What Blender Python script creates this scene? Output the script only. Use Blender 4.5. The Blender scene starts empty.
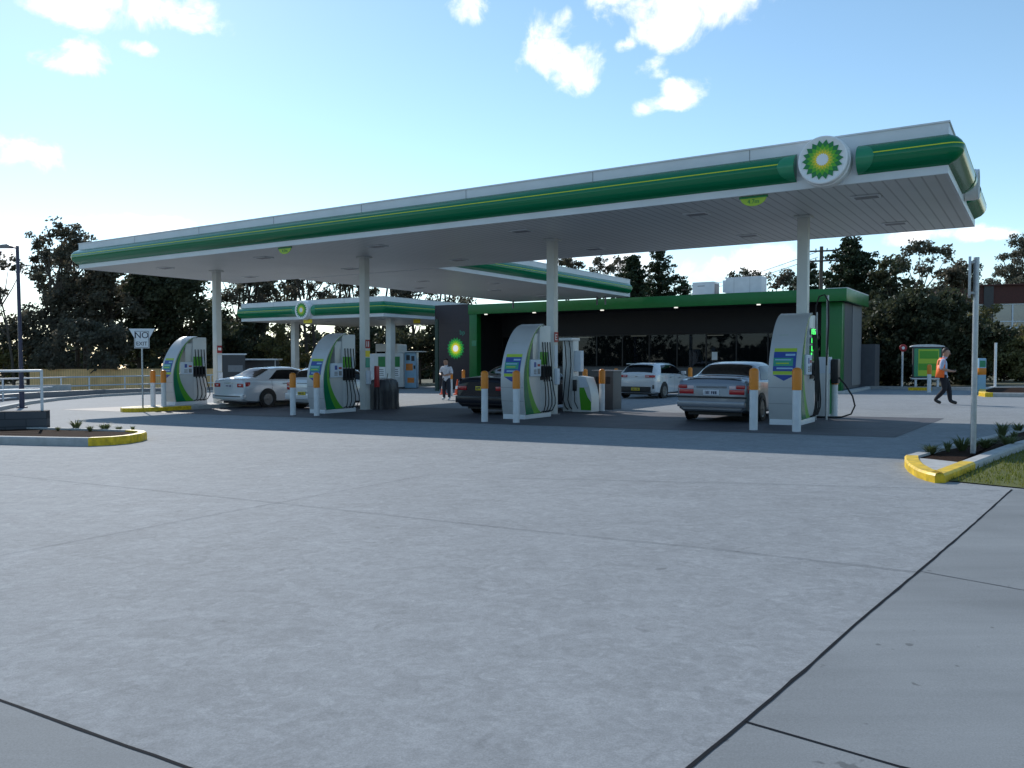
import bpy, bmesh, math, random
from mathutils import Vector, Matrix
R = math.radians
random.seed(7)
scene = bpy.context.scene
COL = scene.collection

# ------------------------------------------------------------------ frame of the place
EYE = 1.5
F, PITCH = 809.3, 0.0323
YW = 0.5781                                   # the station stands turned 33 degrees to the view
AX = Vector((-math.cos(YW), math.sin(YW)))    # along the canopy, leftwards
BX = Vector((math.sin(YW), math.cos(YW)))     # across the canopy, away from the street
C0 = Vector((7.7678, 14.5293))
def W(u, v):
    p = C0 + AX*u + BX*v
    return p.x, p.y
def gz(x, y): return 0.183 + 0.0122*x - 0.0128*y
def ray(px, py):
    a = (px-512)/F; b = (384-py)/F
    c, s = math.cos(PITCH), math.sin(PITCH)
    return Vector((a, c+b*s, -s+b*c))
def gp(px, py, h=0.0):                        # point on the sloping ground (or h above it)
    d = ray(px, py)
    t = (0.183+h-EYE)/(d.z - 0.0122*d.x + 0.0128*d.y)
    return (d.x*t, d.y*t)
def at(px, py, Y):
    d = ray(px, py)*(Y/ray(px, py).y)
    return Vector((d.x, d.y, d.z+EYE))

# ------------------------------------------------------------------ materials
MATS = {}
def nodes(name):
    m = bpy.data.materials.new(name); m.use_nodes = True
    nt = m.node_tree; b = nt.nodes['Principled BSDF']
    MATS[name] = m
    return m, nt, b
def mat(name, col, rough=0.5, metal=0.0, spec=0.5, var=0.0, scale=6.0, bump=0.0, coat=0.0):
    m, nt, b = nodes(name)
    b.inputs['Base Color'].default_value = (*col, 1)
    b.inputs['Roughness'].default_value = rough
    b.inputs['Metallic'].default_value = metal
    b.inputs['Specular IOR Level'].default_value = spec
    b.inputs['Coat Weight'].default_value = coat
    b.inputs['Coat Roughness'].default_value = 0.06
    if var or bump:
        tc = nt.nodes.new('ShaderNodeTexCoord')
        n = nt.nodes.new('ShaderNodeTexNoise'); n.inputs['Scale'].default_value = scale
        n.inputs['Detail'].default_value = 6
        nt.links.new(tc.outputs['Object'], n.inputs['Vector'])
        if var:
            mx = nt.nodes.new('ShaderNodeMix'); mx.data_type = 'RGBA'
            mx.inputs[6].default_value = (*[c*(1-var) for c in col], 1)
            mx.inputs[7].default_value = (*[min(1, c*(1+var)) for c in col], 1)
            mr = nt.nodes.new('ShaderNodeMapRange'); mr.inputs[1].default_value = .3; mr.inputs[2].default_value = .7
            nt.links.new(n.outputs[0], mr.inputs[0]); nt.links.new(mr.outputs[0], mx.inputs[0])
            nt.links.new(mx.outputs[2], b.inputs['Base Color'])
            mr2 = nt.nodes.new('ShaderNodeMapRange')
            mr2.inputs[3].default_value = max(0, rough-.1); mr2.inputs[4].default_value = min(1, rough+.1)
            nt.links.new(n.outputs[0], mr2.inputs[0]); nt.links.new(mr2.outputs[0], b.inputs['Roughness'])
        if bump:
            bp = nt.nodes.new('ShaderNodeBump'); bp.inputs['Strength'].default_value = bump
            bp.inputs['Distance'].default_value = .02
            nt.links.new(n.outputs[0], bp.inputs['Height']); nt.links.new(bp.outputs[0], b.inputs['Normal'])
    return m

mat('pump_skin', (.50,.51,.51), .32, metal=.15, var=.07, scale=1.6)
mat('white_paint', (.64,.65,.64), .35, var=.04, scale=2)
mat('fascia_white', (.68,.70,.72), .38, var=.07, scale=1.2)
mat('column_white', (.62,.63,.60), .4, var=.05, scale=3)
mat('bp_green', (.002,.17,.068), .2, spec=.35, coat=.15)
mat('cap_green', (.03,.26,.13), .22)
mat('shop_green', (.004,.15,.026), .35, var=.08, scale=2)
mat('leaf_green', (.07,.33,.012), .35)
mat('lime', (.38,.55,.03), .4)
mat('yellow_line', (.62,.70,.02), .4)
mat('logo_yellow', (.85,.66,.02), .4)
mat('logo_dark', (.005,.20,.045), .35)
mat('logo_light', (.09,.42,.01), .35)
mat('logo_white', (.85,.85,.85), .4)
mat('blue_print', (.02,.06,.30), .4)
mat('teal_print', (.03,.30,.20), .4)
mat('sky_print', (.30,.50,.66), .4)
mat('orange_print', (.75,.22,.03), .45)
mat('black_plastic', (.012,.012,.014), .45, var=.15, scale=8)
mat('rubber', (.010,.010,.011), .6)
mat('dark_grey', (.045,.045,.05), .5, var=.15, scale=5)
mat('cover_black', (.022,.022,.028), .38, var=.25, scale=3, bump=.4)
mat('mid_grey', (.2,.2,.21), .5, var=.1)
mat('galv', (.42,.44,.46), .42, metal=.75, var=.12, scale=14)
mat('rail_paint', (.66,.68,.70), .4, metal=.1, var=.08, scale=9)
mat('orange_sleeve', (.72,.22,.008), .4, var=.06, scale=6)
mat('bollard_white', (.66,.68,.70), .4, var=.07, scale=6)
mat('kerb_yellow', (.74,.47,.008), .5, var=.30, scale=11, bump=.12)
mat('kerb_concrete', (.42,.42,.41), .8, var=.14, scale=7, bump=.2)
mat('brown_cladding', (.040,.024,.028), .5, var=.12, scale=3)
mat('shop_dark', (.010,.010,.012), .6)
mat('shop_grey', (.085,.088,.092), .55, var=.1)
mat('side_grey', (.075,.08,.095), .5, var=.1)
mat('roof_metal', (.55,.56,.57), .45, metal=.2, var=.1, scale=2)
mat('ac_white', (.62,.63,.64), .5, var=.06, scale=3)
mat('glass_dark', (.008,.010,.012), .02, spec=.5)
MATS['glass_dark'].node_tree.nodes['Principled BSDF'].inputs['Specular Tint'].default_value = (.55,.72,1,1)
mat('car_glass', (.005,.006,.007), .06, spec=.22)
mat('car_silver', (.22,.235,.27), .32, metal=.5, coat=.5)
mat('car_white', (.62,.63,.65), .25, coat=1.)
mat('car_pearl', (.66,.68,.71), .26, metal=.1, coat=1.)
mat('car_navy', (.006,.007,.014), .3, coat=.25, spec=.3)
mat('tail_red', (.42,.010,.014), .12, coat=.6)
mat('tail_clear', (.75,.55,.55), .15)
mat('plate_white', (.62,.62,.66), .4)
mat('plate_yellow', (.72,.55,.02), .4)
mat('plate_ink', (.03,.03,.08), .5)
mat('rim_alloy', (.20,.21,.22), .4, metal=.7)
mat('chrome', (.6,.6,.6), .15, metal=1)
mat('sign_white', (.74,.76,.78), .4)
mat('sign_ink', (.012,.012,.03), .5)
mat('sign_red', (.36,.015,.018), .45)
mat('paper', (.62,.68,.76), .6)
mat('cone_orange', (.85,.10,.02), .45)
mat('bark', (.075,.058,.045), .9, var=.35, scale=6, bump=.6)
mat('bark_pale', (.22,.19,.165), .85, var=.3, scale=5, bump=.4)
mat('wood_pole', (.10,.08,.065), .85, var=.2, scale=6)
mat('lamp_post', (.035,.035,.075), .4, var=.1)
mat('skin', (.42,.24,.17), .5)
mat('hair', (.025,.016,.012), .6)
mat('shirt_blue', (.42,.50,.68), .8, var=.08, scale=14)
mat('shirt_white', (.66,.68,.76), .8, var=.06, scale=14)
mat('jeans', (.022,.028,.045), .85, var=.15, scale=18)
mat('trousers', (.012,.012,.018), .85)
mat('shoe_black', (.012,.012,.012), .4)
mat('shoe_white', (.7,.7,.7), .5)
mat('vest_orange', (.95,.16,.02), .55)
mat('brick_brown', (.085,.030,.026), .8, var=.2, scale=4)
mat('soil', (.035,.020,.014), .95, spec=.04, var=.45, scale=22, bump=1.)
mat('joint_mastic', (.020,.022,.026), .8, spec=.03)
mat('joint_fine', (.09,.10,.115), .9, spec=.1)
mat('dark_green', (.02,.05,.035), .5)
mat('eye', (.02,.02,.02), .2)
m_, nt_, b_ = nodes('shop_glass')
b_.inputs['Base Color'].default_value = (.01,.012,.014,1); b_.inputs['Roughness'].default_value = .02
b_.inputs['Specular Tint'].default_value = (.6,.75,1,1); b_.inputs['Specular IOR Level'].default_value = .6
t_ = nt_.nodes.new('ShaderNodeBsdfTransparent'); t_.inputs['Color'].default_value = (.55,.6,.6,1)
x_ = nt_.nodes.new('ShaderNodeMixShader'); x_.inputs[0].default_value = .42
nt_.links.new(b_.outputs[0], x_.inputs[1]); nt_.links.new(t_.outputs[0], x_.inputs[2]); nt_.links.new(x_.outputs[0], nt_.nodes['Material Output'].inputs['Surface'])
m_, nt_, b_ = nodes('sunlit_green'); b_.inputs['Base Color'].default_value = (0,.1,.01,1)
b_.inputs['Emission Color'].default_value = (.05,1,.12,1); b_.inputs['Emission Strength'].default_value = 2.25  # emission stands in for sunlight on the green pump labels
m_, nt_, b_ = nodes('lamp_white'); b_.inputs['Base Color'].default_value = (.8,.8,.8,1)
b_.inputs['Emission Color'].default_value = (1,.95,.85,1); b_.inputs['Emission Strength'].default_value = .7

mat('asphalt', (.05,.05,.052), .9, var=.2, scale=3)
for n_, c_, e_ in (('logo_dark',(.005,.20,.045),.3),('logo_light',(.09,.42,.01),.3),('lime',(.38,.55,.03),.3),('logo_yellow',(.85,.66,.02),.3),('logo_white',(.85,.85,.85),.4)):
    mm_ = mat(n_+'_lit', c_, .35); bb_ = mm_.node_tree.nodes['Principled BSDF']      # the wall emblem is a lit sign
    bb_.inputs['Emission Color'].default_value = (*c_, 1); bb_.inputs['Emission Strength'].default_value = e_
def leaf_mat(name, col, col2, trans=.35):
    m, nt, b = nodes(name); N = nt.nodes; L = nt.links
    tc = N.new('ShaderNodeTexCoord'); n = N.new('ShaderNodeTexNoise')
    n.inputs['Scale'].default_value = .9; n.inputs['Detail'].default_value = 5
    L.new(tc.outputs['Object'], n.inputs['Vector'])
    mr = N.new('ShaderNodeMapRange'); mr.inputs[1].default_value = .35; mr.inputs[2].default_value = .65
    L.new(n.outputs[0], mr.inputs[0])
    mx = N.new('ShaderNodeMix'); mx.data_type = 'RGBA'
    mx.inputs[6].default_value = (*col, 1); mx.inputs[7].default_value = (*col2, 1)
    L.new(mr.outputs[0], mx.inputs[0]); L.new(mx.outputs[2], b.inputs['Base Color'])
    b.inputs['Roughness'].default_value = .55; b.inputs['Specular IOR Level'].default_value = .3
    t = N.new('ShaderNodeBsdfTranslucent'); L.new(mx.outputs[2], t.inputs['Color'])
    ms = N.new('ShaderNodeMixShader'); ms.inputs[0].default_value = trans
    L.new(b.outputs[0], ms.inputs[1]); L.new(t.outputs[0], ms.inputs[2])
    L.new(ms.outputs[0], N['Material Output'].inputs['Surface'])
leaf_mat('leaf_gum', (.085,.085,.058), (.15,.13,.095), .45)
leaf_mat('leaf_dark', (.04,.05,.026), (.08,.085,.045), .35)
leaf_mat('leaf_conifer', (.022,.040,.020), (.05,.065,.03), .25)
leaf_mat('leaf_olive', (.12,.12,.04), (.19,.165,.07), .4)
leaf_mat('leaf_grey', (.10,.105,.075), (.15,.14,.10))
leaf_mat('leaf_plant', (.10,.13,.05), (.16,.18,.08))
leaf_mat('grass_blade', (.12,.17,.02), (.22,.21,.045), .45)

def ground_mats():
    # concrete: swirled trowel marks, pale and dark patches
    m, nt, b = nodes('concrete'); N = nt.nodes; L = nt.links
    tc = N.new('ShaderNodeTexCoord')
    def noise(scale, detail, dist=0, src=None, rough=.5):
        n = N.new('ShaderNodeTexNoise'); n.inputs['Scale'].default_value = scale
        n.inputs['Detail'].default_value = detail; n.inputs['Distortion'].default_value = dist
        n.inputs['Roughness'].default_value = rough
        L.new(src or tc.outputs['Object'], n.inputs['Vector']); return n
    def rng(src, a, c, lo, hi):
        r = N.new('ShaderNodeMapRange'); r.inputs[1].default_value = a; r.inputs[2].default_value = c
        r.inputs[3].default_value = lo; r.inputs[4].default_value = hi
        L.new(src, r.inputs[0]); return r.outputs[0]
    def mul(a, c):
        q = N.new('ShaderNodeMath'); q.operation = 'MULTIPLY'; L.new(a, q.inputs[0]); L.new(c, q.inputs[1]); return q.outputs[0]
    mp = N.new('ShaderNodeMapping'); mp.inputs['Rotation'].default_value = (0,0,.5); mp.inputs['Scale'].default_value = (1,1.25,1)
    L.new(tc.outputs['Object'], mp.inputs['Vector'])
    big = noise(.35, 3, .6); swirl = noise(1.9, 5, 1.5, mp.outputs[0], .62)
    sw2 = noise(4.6, 5, 1.2, mp.outputs[0], .65); grit = noise(120, 4, 0, None, .8); fine = noise(22, 4, .4, None, .7)
    v = mul(rng(big.outputs[0], .3, .7, .95, 1.05), rng(swirl.outputs[0], .35, .65, .935, 1.055))
    v = mul(v, rng(sw2.outputs[0], .38, .66, .935, 1.065))
    v = mul(v, rng(fine.outputs[0], .3, .7, .87, 1.10))
    v = mul(v, rng(grit.outputs[0], .3, .7, .78, 1.18))
    # overlapping arcs left by the trowel
    for sc, fq, dst, lo, hi in ((1.15, 21, .6, .968, 1.028), (2.3, 15, .7, .965, 1.03)):
        wv = N.new('ShaderNodeVectorMath'); wv.operation = 'ADD'
        wn = noise(1.1, 3, 0); wm = N.new('ShaderNodeVectorMath'); wm.operation = 'SCALE'; wm.inputs['Scale'].default_value = dst
        L.new(wn.outputs[1], wm.inputs[0]); L.new(tc.outputs['Object'], wv.inputs[0]); L.new(wm.outputs[0], wv.inputs[1])
        vo = N.new('ShaderNodeTexVoronoi'); vo.inputs['Scale'].default_value = sc; L.new(wv.outputs[0], vo.inputs['Vector'])
        ph = N.new('ShaderNodeMath'); ph.operation = 'MULTIPLY'; ph.inputs[1].default_value = fq; L.new(vo.outputs['Distance'], ph.inputs[0])
        pa = N.new('ShaderNodeMath'); pa.operation = 'ADD'; L.new(ph.outputs[0], pa.inputs[0])
        pn = N.new('ShaderNodeMath'); pn.operation = 'MULTIPLY'; pn.inputs[1].default_value = 24; L.new(sw2.outputs[0], pn.inputs[0]); L.new(pn.outputs[0], pa.inputs[1])
        si = N.new('ShaderNodeMath'); si.operation = 'SINE'; L.new(pa.outputs[0], si.inputs[0])
        v = mul(v, rng(si.outputs[0], -1, 1, lo, hi))
    spots = noise(5.5, 2, .2); v = mul(v, rng(spots.outputs[0], .71, .78, 1.0, .72))
    drips = noise(1.3, 3, .8); v = mul(v, rng(drips.outputs[0], .70, .82, 1.0, .90))
    cm = N.new('ShaderNodeMix'); cm.data_type = 'RGBA'
    cm.inputs[6].default_value = (.0,.0,.0,1); cm.inputs[7].default_value = (.56,.59,.618,1)
    half = N.new('ShaderNodeMath'); half.operation = 'MULTIPLY'; half.inputs[1].default_value = .5; L.new(v, half.inputs[0])
    L.new(half.outputs[0], cm.inputs[0]); L.new(cm.outputs[2], b.inputs['Base Color'])
    b.inputs['Roughness'].default_value = .8; b.inputs['Specular IOR Level'].default_value = .15
    bp = N.new('ShaderNodeBump'); bp.inputs['Strength'].default_value = .35; bp.inputs['Distance'].default_value = .006
    ad = N.new('ShaderNodeMath'); ad.operation = 'ADD'
    L.new(grit.outputs[0], ad.inputs[0]); L.new(swirl.outputs[0], ad.inputs[1])
    L.new(ad.outputs[0], bp.inputs['Height']); L.new(bp.outputs[0], b.inputs['Normal'])
    # smoother footpath concrete, brushed
    m, nt, b = nodes('path_concrete'); N = nt.nodes; L = nt.links
    tc = N.new('ShaderNodeTexCoord')
    mp = N.new('ShaderNodeMapping'); mp.inputs['Rotation'].default_value = (0,0,R(57)); mp.inputs['Scale'].default_value = (.5,6,1)
    L.new(tc.outputs['Object'], mp.inputs['Vector'])
    big = noise(.8, 5, .5); streak = noise(1.2, 5, .3, mp.outputs[0], .6); grit = noise(140, 3, 0, None, .8)
    spots = noise(9, 2, .1)
    v = mul(rng(big.outputs[0], .3, .7, .86, 1.1), rng(streak.outputs[0], .3, .7, .92, 1.06))
    v = mul(v, rng(grit.outputs[0], .3, .7, .82, 1.14)); v = mul(v, rng(spots.outputs[0], .72, .76, 1.0, .6))
    cm = N.new('ShaderNodeMix'); cm.data_type = 'RGBA'
    cm.inputs[6].default_value = (0,0,0,1); cm.inputs[7].default_value = (.46,.49,.51,1)
    half = N.new('ShaderNodeMath'); half.operation = 'MULTIPLY'; half.inputs[1].default_value = .5; L.new(v, half.inputs[0])
    L.new(half.outputs[0], cm.inputs[0]); L.new(cm.outputs[2], b.inputs['Base Color'])
    b.inputs['Roughness'].default_value = .8; b.inputs['Specular IOR Level'].default_value = .15
    bp = N.new('ShaderNodeBump'); bp.inputs['Strength'].default_value = .3; bp.inputs['Distance'].default_value = .004
    L.new(grit.outputs[0], bp.inputs['Height']); L.new(bp.outputs[0], b.inputs['Normal'])
    # dark brick paving under the canopy
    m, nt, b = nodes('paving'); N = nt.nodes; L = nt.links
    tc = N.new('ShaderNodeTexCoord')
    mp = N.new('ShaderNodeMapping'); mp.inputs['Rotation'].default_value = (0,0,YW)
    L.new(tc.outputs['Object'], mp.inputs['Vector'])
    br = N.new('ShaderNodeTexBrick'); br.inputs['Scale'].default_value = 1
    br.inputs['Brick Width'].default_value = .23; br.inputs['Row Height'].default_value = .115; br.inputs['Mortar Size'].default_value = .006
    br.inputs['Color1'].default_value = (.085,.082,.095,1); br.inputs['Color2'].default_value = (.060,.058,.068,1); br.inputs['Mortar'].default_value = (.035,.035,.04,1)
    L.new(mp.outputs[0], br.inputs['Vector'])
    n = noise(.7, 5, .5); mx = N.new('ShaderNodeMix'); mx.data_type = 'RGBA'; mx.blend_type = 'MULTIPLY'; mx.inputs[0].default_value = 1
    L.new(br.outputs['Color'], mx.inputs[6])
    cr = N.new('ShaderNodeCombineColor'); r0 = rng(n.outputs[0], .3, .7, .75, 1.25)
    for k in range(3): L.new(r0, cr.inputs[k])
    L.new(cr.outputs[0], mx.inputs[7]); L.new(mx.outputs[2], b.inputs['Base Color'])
    b.inputs['Roughness'].default_value = .7
    # earth / far ground and lawn
    m, nt, b = nodes('earth'); N = nt.nodes; L = nt.links
    tc = N.new('ShaderNodeTexCoord'); n = noise(.4, 8, .4)
    cm = N.new('ShaderNodeMix'); cm.data_type = 'RGBA'
    cm.inputs[6].default_value = (.05,.055,.025,1); cm.inputs[7].default_value = (.11,.10,.055,1)
    L.new(n.outputs[0], cm.inputs[0]); L.new(cm.outputs[2], b.inputs['Base Color']); b.inputs['Roughness'].default_value = .95
    m, nt, b = nodes('turf'); N = nt.nodes; L = nt.links
    tc = N.new('ShaderNodeTexCoord'); n = noise(2.2, 8, .4)
    cm = N.new('ShaderNodeMix'); cm.data_type = 'RGBA'
    cm.inputs[6].default_value = (.06,.085,.014,1); cm.inputs[7].default_value = (.13,.13,.03,1)
    L.new(n.outputs[0], cm.inputs[0]); L.new(cm.outputs[2], b.inputs['Base Color']); b.inputs['Roughness'].default_value = .95
    # canopy soffit: white metal strips with dark grooves running front to back
    m, nt, b = nodes('soffit_strips'); N = nt.nodes; L = nt.links
    tc = N.new('ShaderNodeTexCoord'); sp = N.new('ShaderNodeSeparateXYZ'); L.new(tc.outputs['Object'], sp.inputs[0])
    q = N.new('ShaderNodeMath'); q.operation = 'PINGPONG'; q.inputs[1].default_value = .11; L.new(sp.outputs[0], q.inputs[0])
    g = rng(q.outputs[0], .0, .026, .42, 1.0); n = noise(.5, 4, .3); g = mul(g, rng(n.outputs[0], .3, .7, .92, 1.05))
    cm = N.new('ShaderNodeMix'); cm.data_type = 'RGBA'
    cm.inputs[6].default_value = (0,0,0,1); cm.inputs[7].default_value = (.63,.64,.63,1)
    L.new(g, cm.inputs[0]); L.new(cm.outputs[2], b.inputs['Base Color'])
    b.inputs['Roughness'].default_value = .35
    # horizontal cladding / blockwork / palings
    m, nt, b = nodes('block_wall'); N = nt.nodes; L = nt.links
    tc = N.new('ShaderNodeTexCoord')
    mp = N.new('ShaderNodeMapping'); mp.inputs['Rotation'].default_value = (R(90),0,0); L.new(tc.outputs['Object'], mp.inputs['Vector'])
    br = N.new('ShaderNodeTexBrick'); br.inputs['Scale'].default_value = 1; br.inputs['Brick Width'].default_value = .8
    br.inputs['Row Height'].default_value = .165; br.inputs['Mortar Size'].default_value = .008
    br.inputs['Color1'].default_value = (.060,.062,.070,1); br.inputs['Color2'].default_value = (.085,.087,.095,1); br.inputs['Mortar'].default_value = (.03,.03,.035,1)
    L.new(mp.outputs[0], br.inputs['Vector']); L.new(br.outputs['Color'], b.inputs['Base Color']); b.inputs['Roughness'].default_value = .9
    bp = N.new('ShaderNodeBump'); bp.inputs['Strength'].default_value = .6; n = noise(18, 6)
    L.new(n.outputs[0], bp.inputs['Height']); L.new(bp.outputs[0], b.inputs['Normal'])
    m, nt, b = nodes('palings'); N = nt.nodes; L = nt.links
    tc = N.new('ShaderNodeTexCoord'); sp = N.new('ShaderNodeSeparateXYZ'); L.new(tc.outputs['Object'], sp.inputs[0])
    q = N.new('ShaderNodeMath'); q.operation = 'PINGPONG'; q.inputs[1].default_value = .08; L.new(sp.outputs[0], q.inputs[0])
    g = rng(q.outputs[0], .0, .012, .3, 1.0); n = noise(1.3, 5); g = mul(g, rng(n.outputs[0], .3, .7, .7, 1.15))
    cm = N.new('ShaderNodeMix'); cm.data_type = 'RGBA'
    cm.inputs[6].default_value = (0,0,0,1); cm.inputs[7].default_value = (.95,.58,.26,1)
    L.new(g, cm.inputs[0]); L.new(cm.outputs[2], b.inputs['Base Color']); b.inputs['Roughness'].default_value = .85
ground_mats()

# ------------------------------------------------------------------ mesh helpers
class MB:
    def __init__(s): s.bm = bmesh.new(); s.mi = []; s.cur = 0
    def use(s, name):
        if name not in s.mi: s.mi.append(name)
        s.cur = s.mi.index(name); return s
    def _fin(s, faces, smooth=False):
        for f in faces: f.material_index = s.cur; f.smooth = smooth
    def face(s, pts, smooth=False):
        f = s.bm.faces.new([s.bm.verts.new(p) for p in pts]); s._fin([f], smooth); return f
    def box(s, x0, x1, y0, y1, z0, z1, bev=0.0, M=None):
        r = bmesh.ops.create_cube(s.bm, size=1)
        vs = r['verts']
        for v in vs: v.co = Vector(((x0+x1)/2+v.co.x*(x1-x0), (y0+y1)/2+v.co.y*(y1-y0), (z0+z1)/2+v.co.z*(z1-z0)))
        fs = list({f for v in vs for f in v.link_faces})
        s._fin(fs)
        if bev > 0:
            es = list({e for v in vs for e in v.link_edges})
            rb = bmesh.ops.bevel(s.bm, geom=es, offset=bev, segments=2, affect='EDGES', profile=.6)
            s._fin(rb['faces'])
            vs = list({v for f in rb['faces'] for v in f.verts} | {v for v in vs if v.is_valid})
        if M is not None:
            for v in vs: v.co = M @ v.co
        return s
    def tube(s, pts, r, n=8, r1=None, caps=True, smooth=True):
        pts = [Vector(p) for p in pts]; k = len(pts); rings = []
        prev = None
        for i, p in enumerate(pts):
            t = (pts[min(i+1, k-1)]-pts[max(i-1, 0)]).normalized()
            a = Vector((0,0,1)) if abs(t.z) < .9 else Vector((1,0,0))
            if prev is not None: a = prev
            x = (a - t*a.dot(t)).normalized(); y = t.cross(x); prev = x
            rr = r if r1 is None else r+(r1-r)*i/(k-1)
            if isinstance(r, (list, tuple)): rr = r[i]
            rings.append([s.bm.verts.new(p+(x*math.cos(2*math.pi*j/n)+y*math.sin(2*math.pi*j/n))*rr) for j in range(n)])
        fs = []
        for a, b in zip(rings, rings[1:]):
            for j in range(n): fs.append(s.bm.faces.new((a[j], a[(j+1)%n], b[(j+1)%n], b[j])))
        s._fin(fs, smooth)
        if caps: s._fin([s.bm.faces.new(rings[0][::-1]), s.bm.faces.new(rings[-1])])
        return s
    def lathe(s, prof, n=16, c=(0,0,0), axis='z', smooth=True):
        rings = []
        for r, z in prof:
            ring = []
            for j in range(n):
                a = 2*math.pi*j/n; x, y = r*math.cos(a), r*math.sin(a)
                p = (x, y, z) if axis == 'z' else ((z, x, y) if axis == 'x' else (x, z, y))
                ring.append(s.bm.verts.new(Vector(c)+Vector(p)))
            rings.append(ring)
        fs = []
        for a, b in zip(rings, rings[1:]):
            for j in range(n): fs.append(s.bm.faces.new((a[j], a[(j+1)%n], b[(j+1)%n], b[j])))
        s._fin(fs, smooth)
        s._fin([s.bm.faces.new(rings[0][::-1]), s.bm.faces.new(rings[-1])])
        return s
    def prism(s, poly, d0, d1, plane='yz', smooth=False):      # polygon extruded along the missing axis
        def P(a, b, d): return {'yz': (d, a, b), 'xz': (a, d, b), 'xy': (a, b, d)}[plane]
        A = [s.bm.verts.new(P(a, b, d0)) for a, b in poly]; B = [s.bm.verts.new(P(a, b, d1)) for a, b in poly]
        n = len(poly); fs = []
        for i in range(n): fs.append(s.bm.faces.new((A[i], A[(i+1)%n], B[(i+1)%n], B[i])))
        s._fin(fs, smooth)
        s._fin([s.bm.faces.new(A[::-1]), s.bm.faces.new(B)])
        return s
    def build(s, name, parent=None, m=None, loc=None, rotz=None, angle=35):
        if m: s.mi = [m]
        bmesh.ops.recalc_face_normals(s.bm, faces=s.bm.faces)
        me = bpy.data.meshes.new(name); s.bm.to_mesh(me); s.bm.free()
        for n in s.mi: me.materials.append(MATS[n])
        try: me.set_sharp_from_angle(angle=R(angle))
        except Exception: pass
        o = bpy.data.objects.new(name, me); COL.objects.link(o)
        if parent: o.parent = parent
        if loc is not None: o.location = loc
        if rotz is not None: o.rotation_euler = (0, 0, rotz)
        return o
def thing(name, label, cat, loc, rotz=0, group=None):
    o = bpy.data.objects.new(name, None); COL.objects.link(o)
    o.location = loc; o.rotation_euler = (0, 0, rotz); o.empty_display_size = .2
    return tag(o, label, cat, group)
def tag(o, label, cat, group=None):
    o['label'] = label; o['category'] = cat
    if group: o['group'] = group
    return o
def struct(o, kind='structure'): o['kind'] = kind; return o
def kids(o): return [c for c in bpy.data.objects if c.parent == o]
def dup(o, loc=None, rotz=None, label=None, parent=None, group=None):
    c = o.copy(); COL.objects.link(c)
    if parent: c.parent = parent
    for ch in kids(o): dup(ch, parent=c)
    if loc is not None: c.location = loc
    if rotz is not None: c.rotation_euler = (0, 0, rotz)
    if label: c['label'] = label
    if group: c['group'] = group
    return c
def S(u, v, h=0.0):
    x, y = W(u, v); return (x, y, gz(x, y)+h)
def text_mesh(txt, size):
    cu = bpy.data.curves.new('t', 'FONT'); cu.body = txt; cu.size = size; cu.align_x = 'CENTER'; cu.align_y = 'CENTER'; cu.extrude = .003
    o = bpy.data.objects.new('t', cu); COL.objects.link(o)
    dg = bpy.context.evaluated_depsgraph_get(); me = bpy.data.meshes.new_from_object(o.evaluated_get(dg))
    bpy.data.objects.remove(o); bpy.data.curves.remove(cu); return me
def lettering(txt, size, m, parent, loc, rot=(math.pi/2, 0, 0), name='lettering'):
    me = text_mesh(txt, size); me.materials.clear(); me.materials.append(MATS[m])
    o = bpy.data.objects.new(name, me); COL.objects.link(o); o.parent = parent; o.location = loc; o.rotation_euler = rot
    return o
RZ = -YW
bolts = []

# ------------------------------------------------------------------ ground
def sheet(name, pts, off, m):
    b = MB().use(m); b.face([(x, y, gz(x, y)+off) for x, y in pts]); return struct(b.build(name))
BIG = 1600
sheet('ground', [(-BIG,-BIG),(BIG,-BIG),(BIG,BIG),(-BIG,BIG)], -.03, 'earth')
sheet('forecourt', [(-30,-14), (34,-14), (34,30), (30,42), (18,47), (4,60), (-14,64), (-30,60), (-44,52), (-44,10)], 0, 'concrete')
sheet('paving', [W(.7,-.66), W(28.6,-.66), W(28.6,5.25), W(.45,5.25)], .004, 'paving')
jl = [gp(1012,490), gp(962,535), gp(919,572), gp(856,625), gp(804,672), gp(745,723), gp(690,768)]
def off_line(pts, w):
    out = []
    for i, p in enumerate(pts):
        a = Vector(pts[max(0,i-1)]); c = Vector(pts[min(len(pts)-1,i+1)]); t = (c-a).normalized()
        out.append((p[0]-t.y*w, p[1]+t.x*w))
    return out
ext = Vector(jl[-1])+(Vector(jl[-1])-Vector(jl[-2])).normalized()*14
g1 = gp(1024,489.5)
sheet('footpath', jl+[tuple(ext), (22,-12), (30,gp(1024,489.5)[1]-.9), g1], .004, 'path_concrete')
lcorner = [gp(-260,600), gp(0,701), gp(100,738), gp(185,768)]
e2 = Vector(lcorner[-1])+(Vector(lcorner[-1])-Vector(lcorner[-2])).normalized()*1.2
sheet('footpath', [lcorner[0]]+lcorner[1:]+[tuple(e2), (-.2,-6), (-14,-6)], .004, 'path_concrete')
def strip(pts, w, off, m, name='joint', jit=0.0):
    P = []
    for a, c in zip(pts, pts[1:]):
        a, c = Vector(a), Vector(c); n = max(1, int((c-a).length/.12)) if jit else 1
        for k in range(n): P.append(tuple(a+(c-a)*k/n))
    P.append(tuple(pts[-1]))
    rj = lambda: (random.random()-.5)*jit
    A = [(x+rj(), y+rj()) for x, y in off_line(P, w/2)]; B = [(x+rj(), y+rj()) for x, y in off_line(P, -w/2)]
    b = MB().use(m)
    va = [b.bm.verts.new((x, y, gz(x, y)+off)) for x, y in A]; vb = [b.bm.verts.new((x, y, gz(x, y)+off)) for x, y in B]
    b._fin([b.bm.faces.new((va[i], va[i+1], vb[i+1], vb[i])) for i in range(len(P)-1)])
    return struct(b.build(name))
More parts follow.
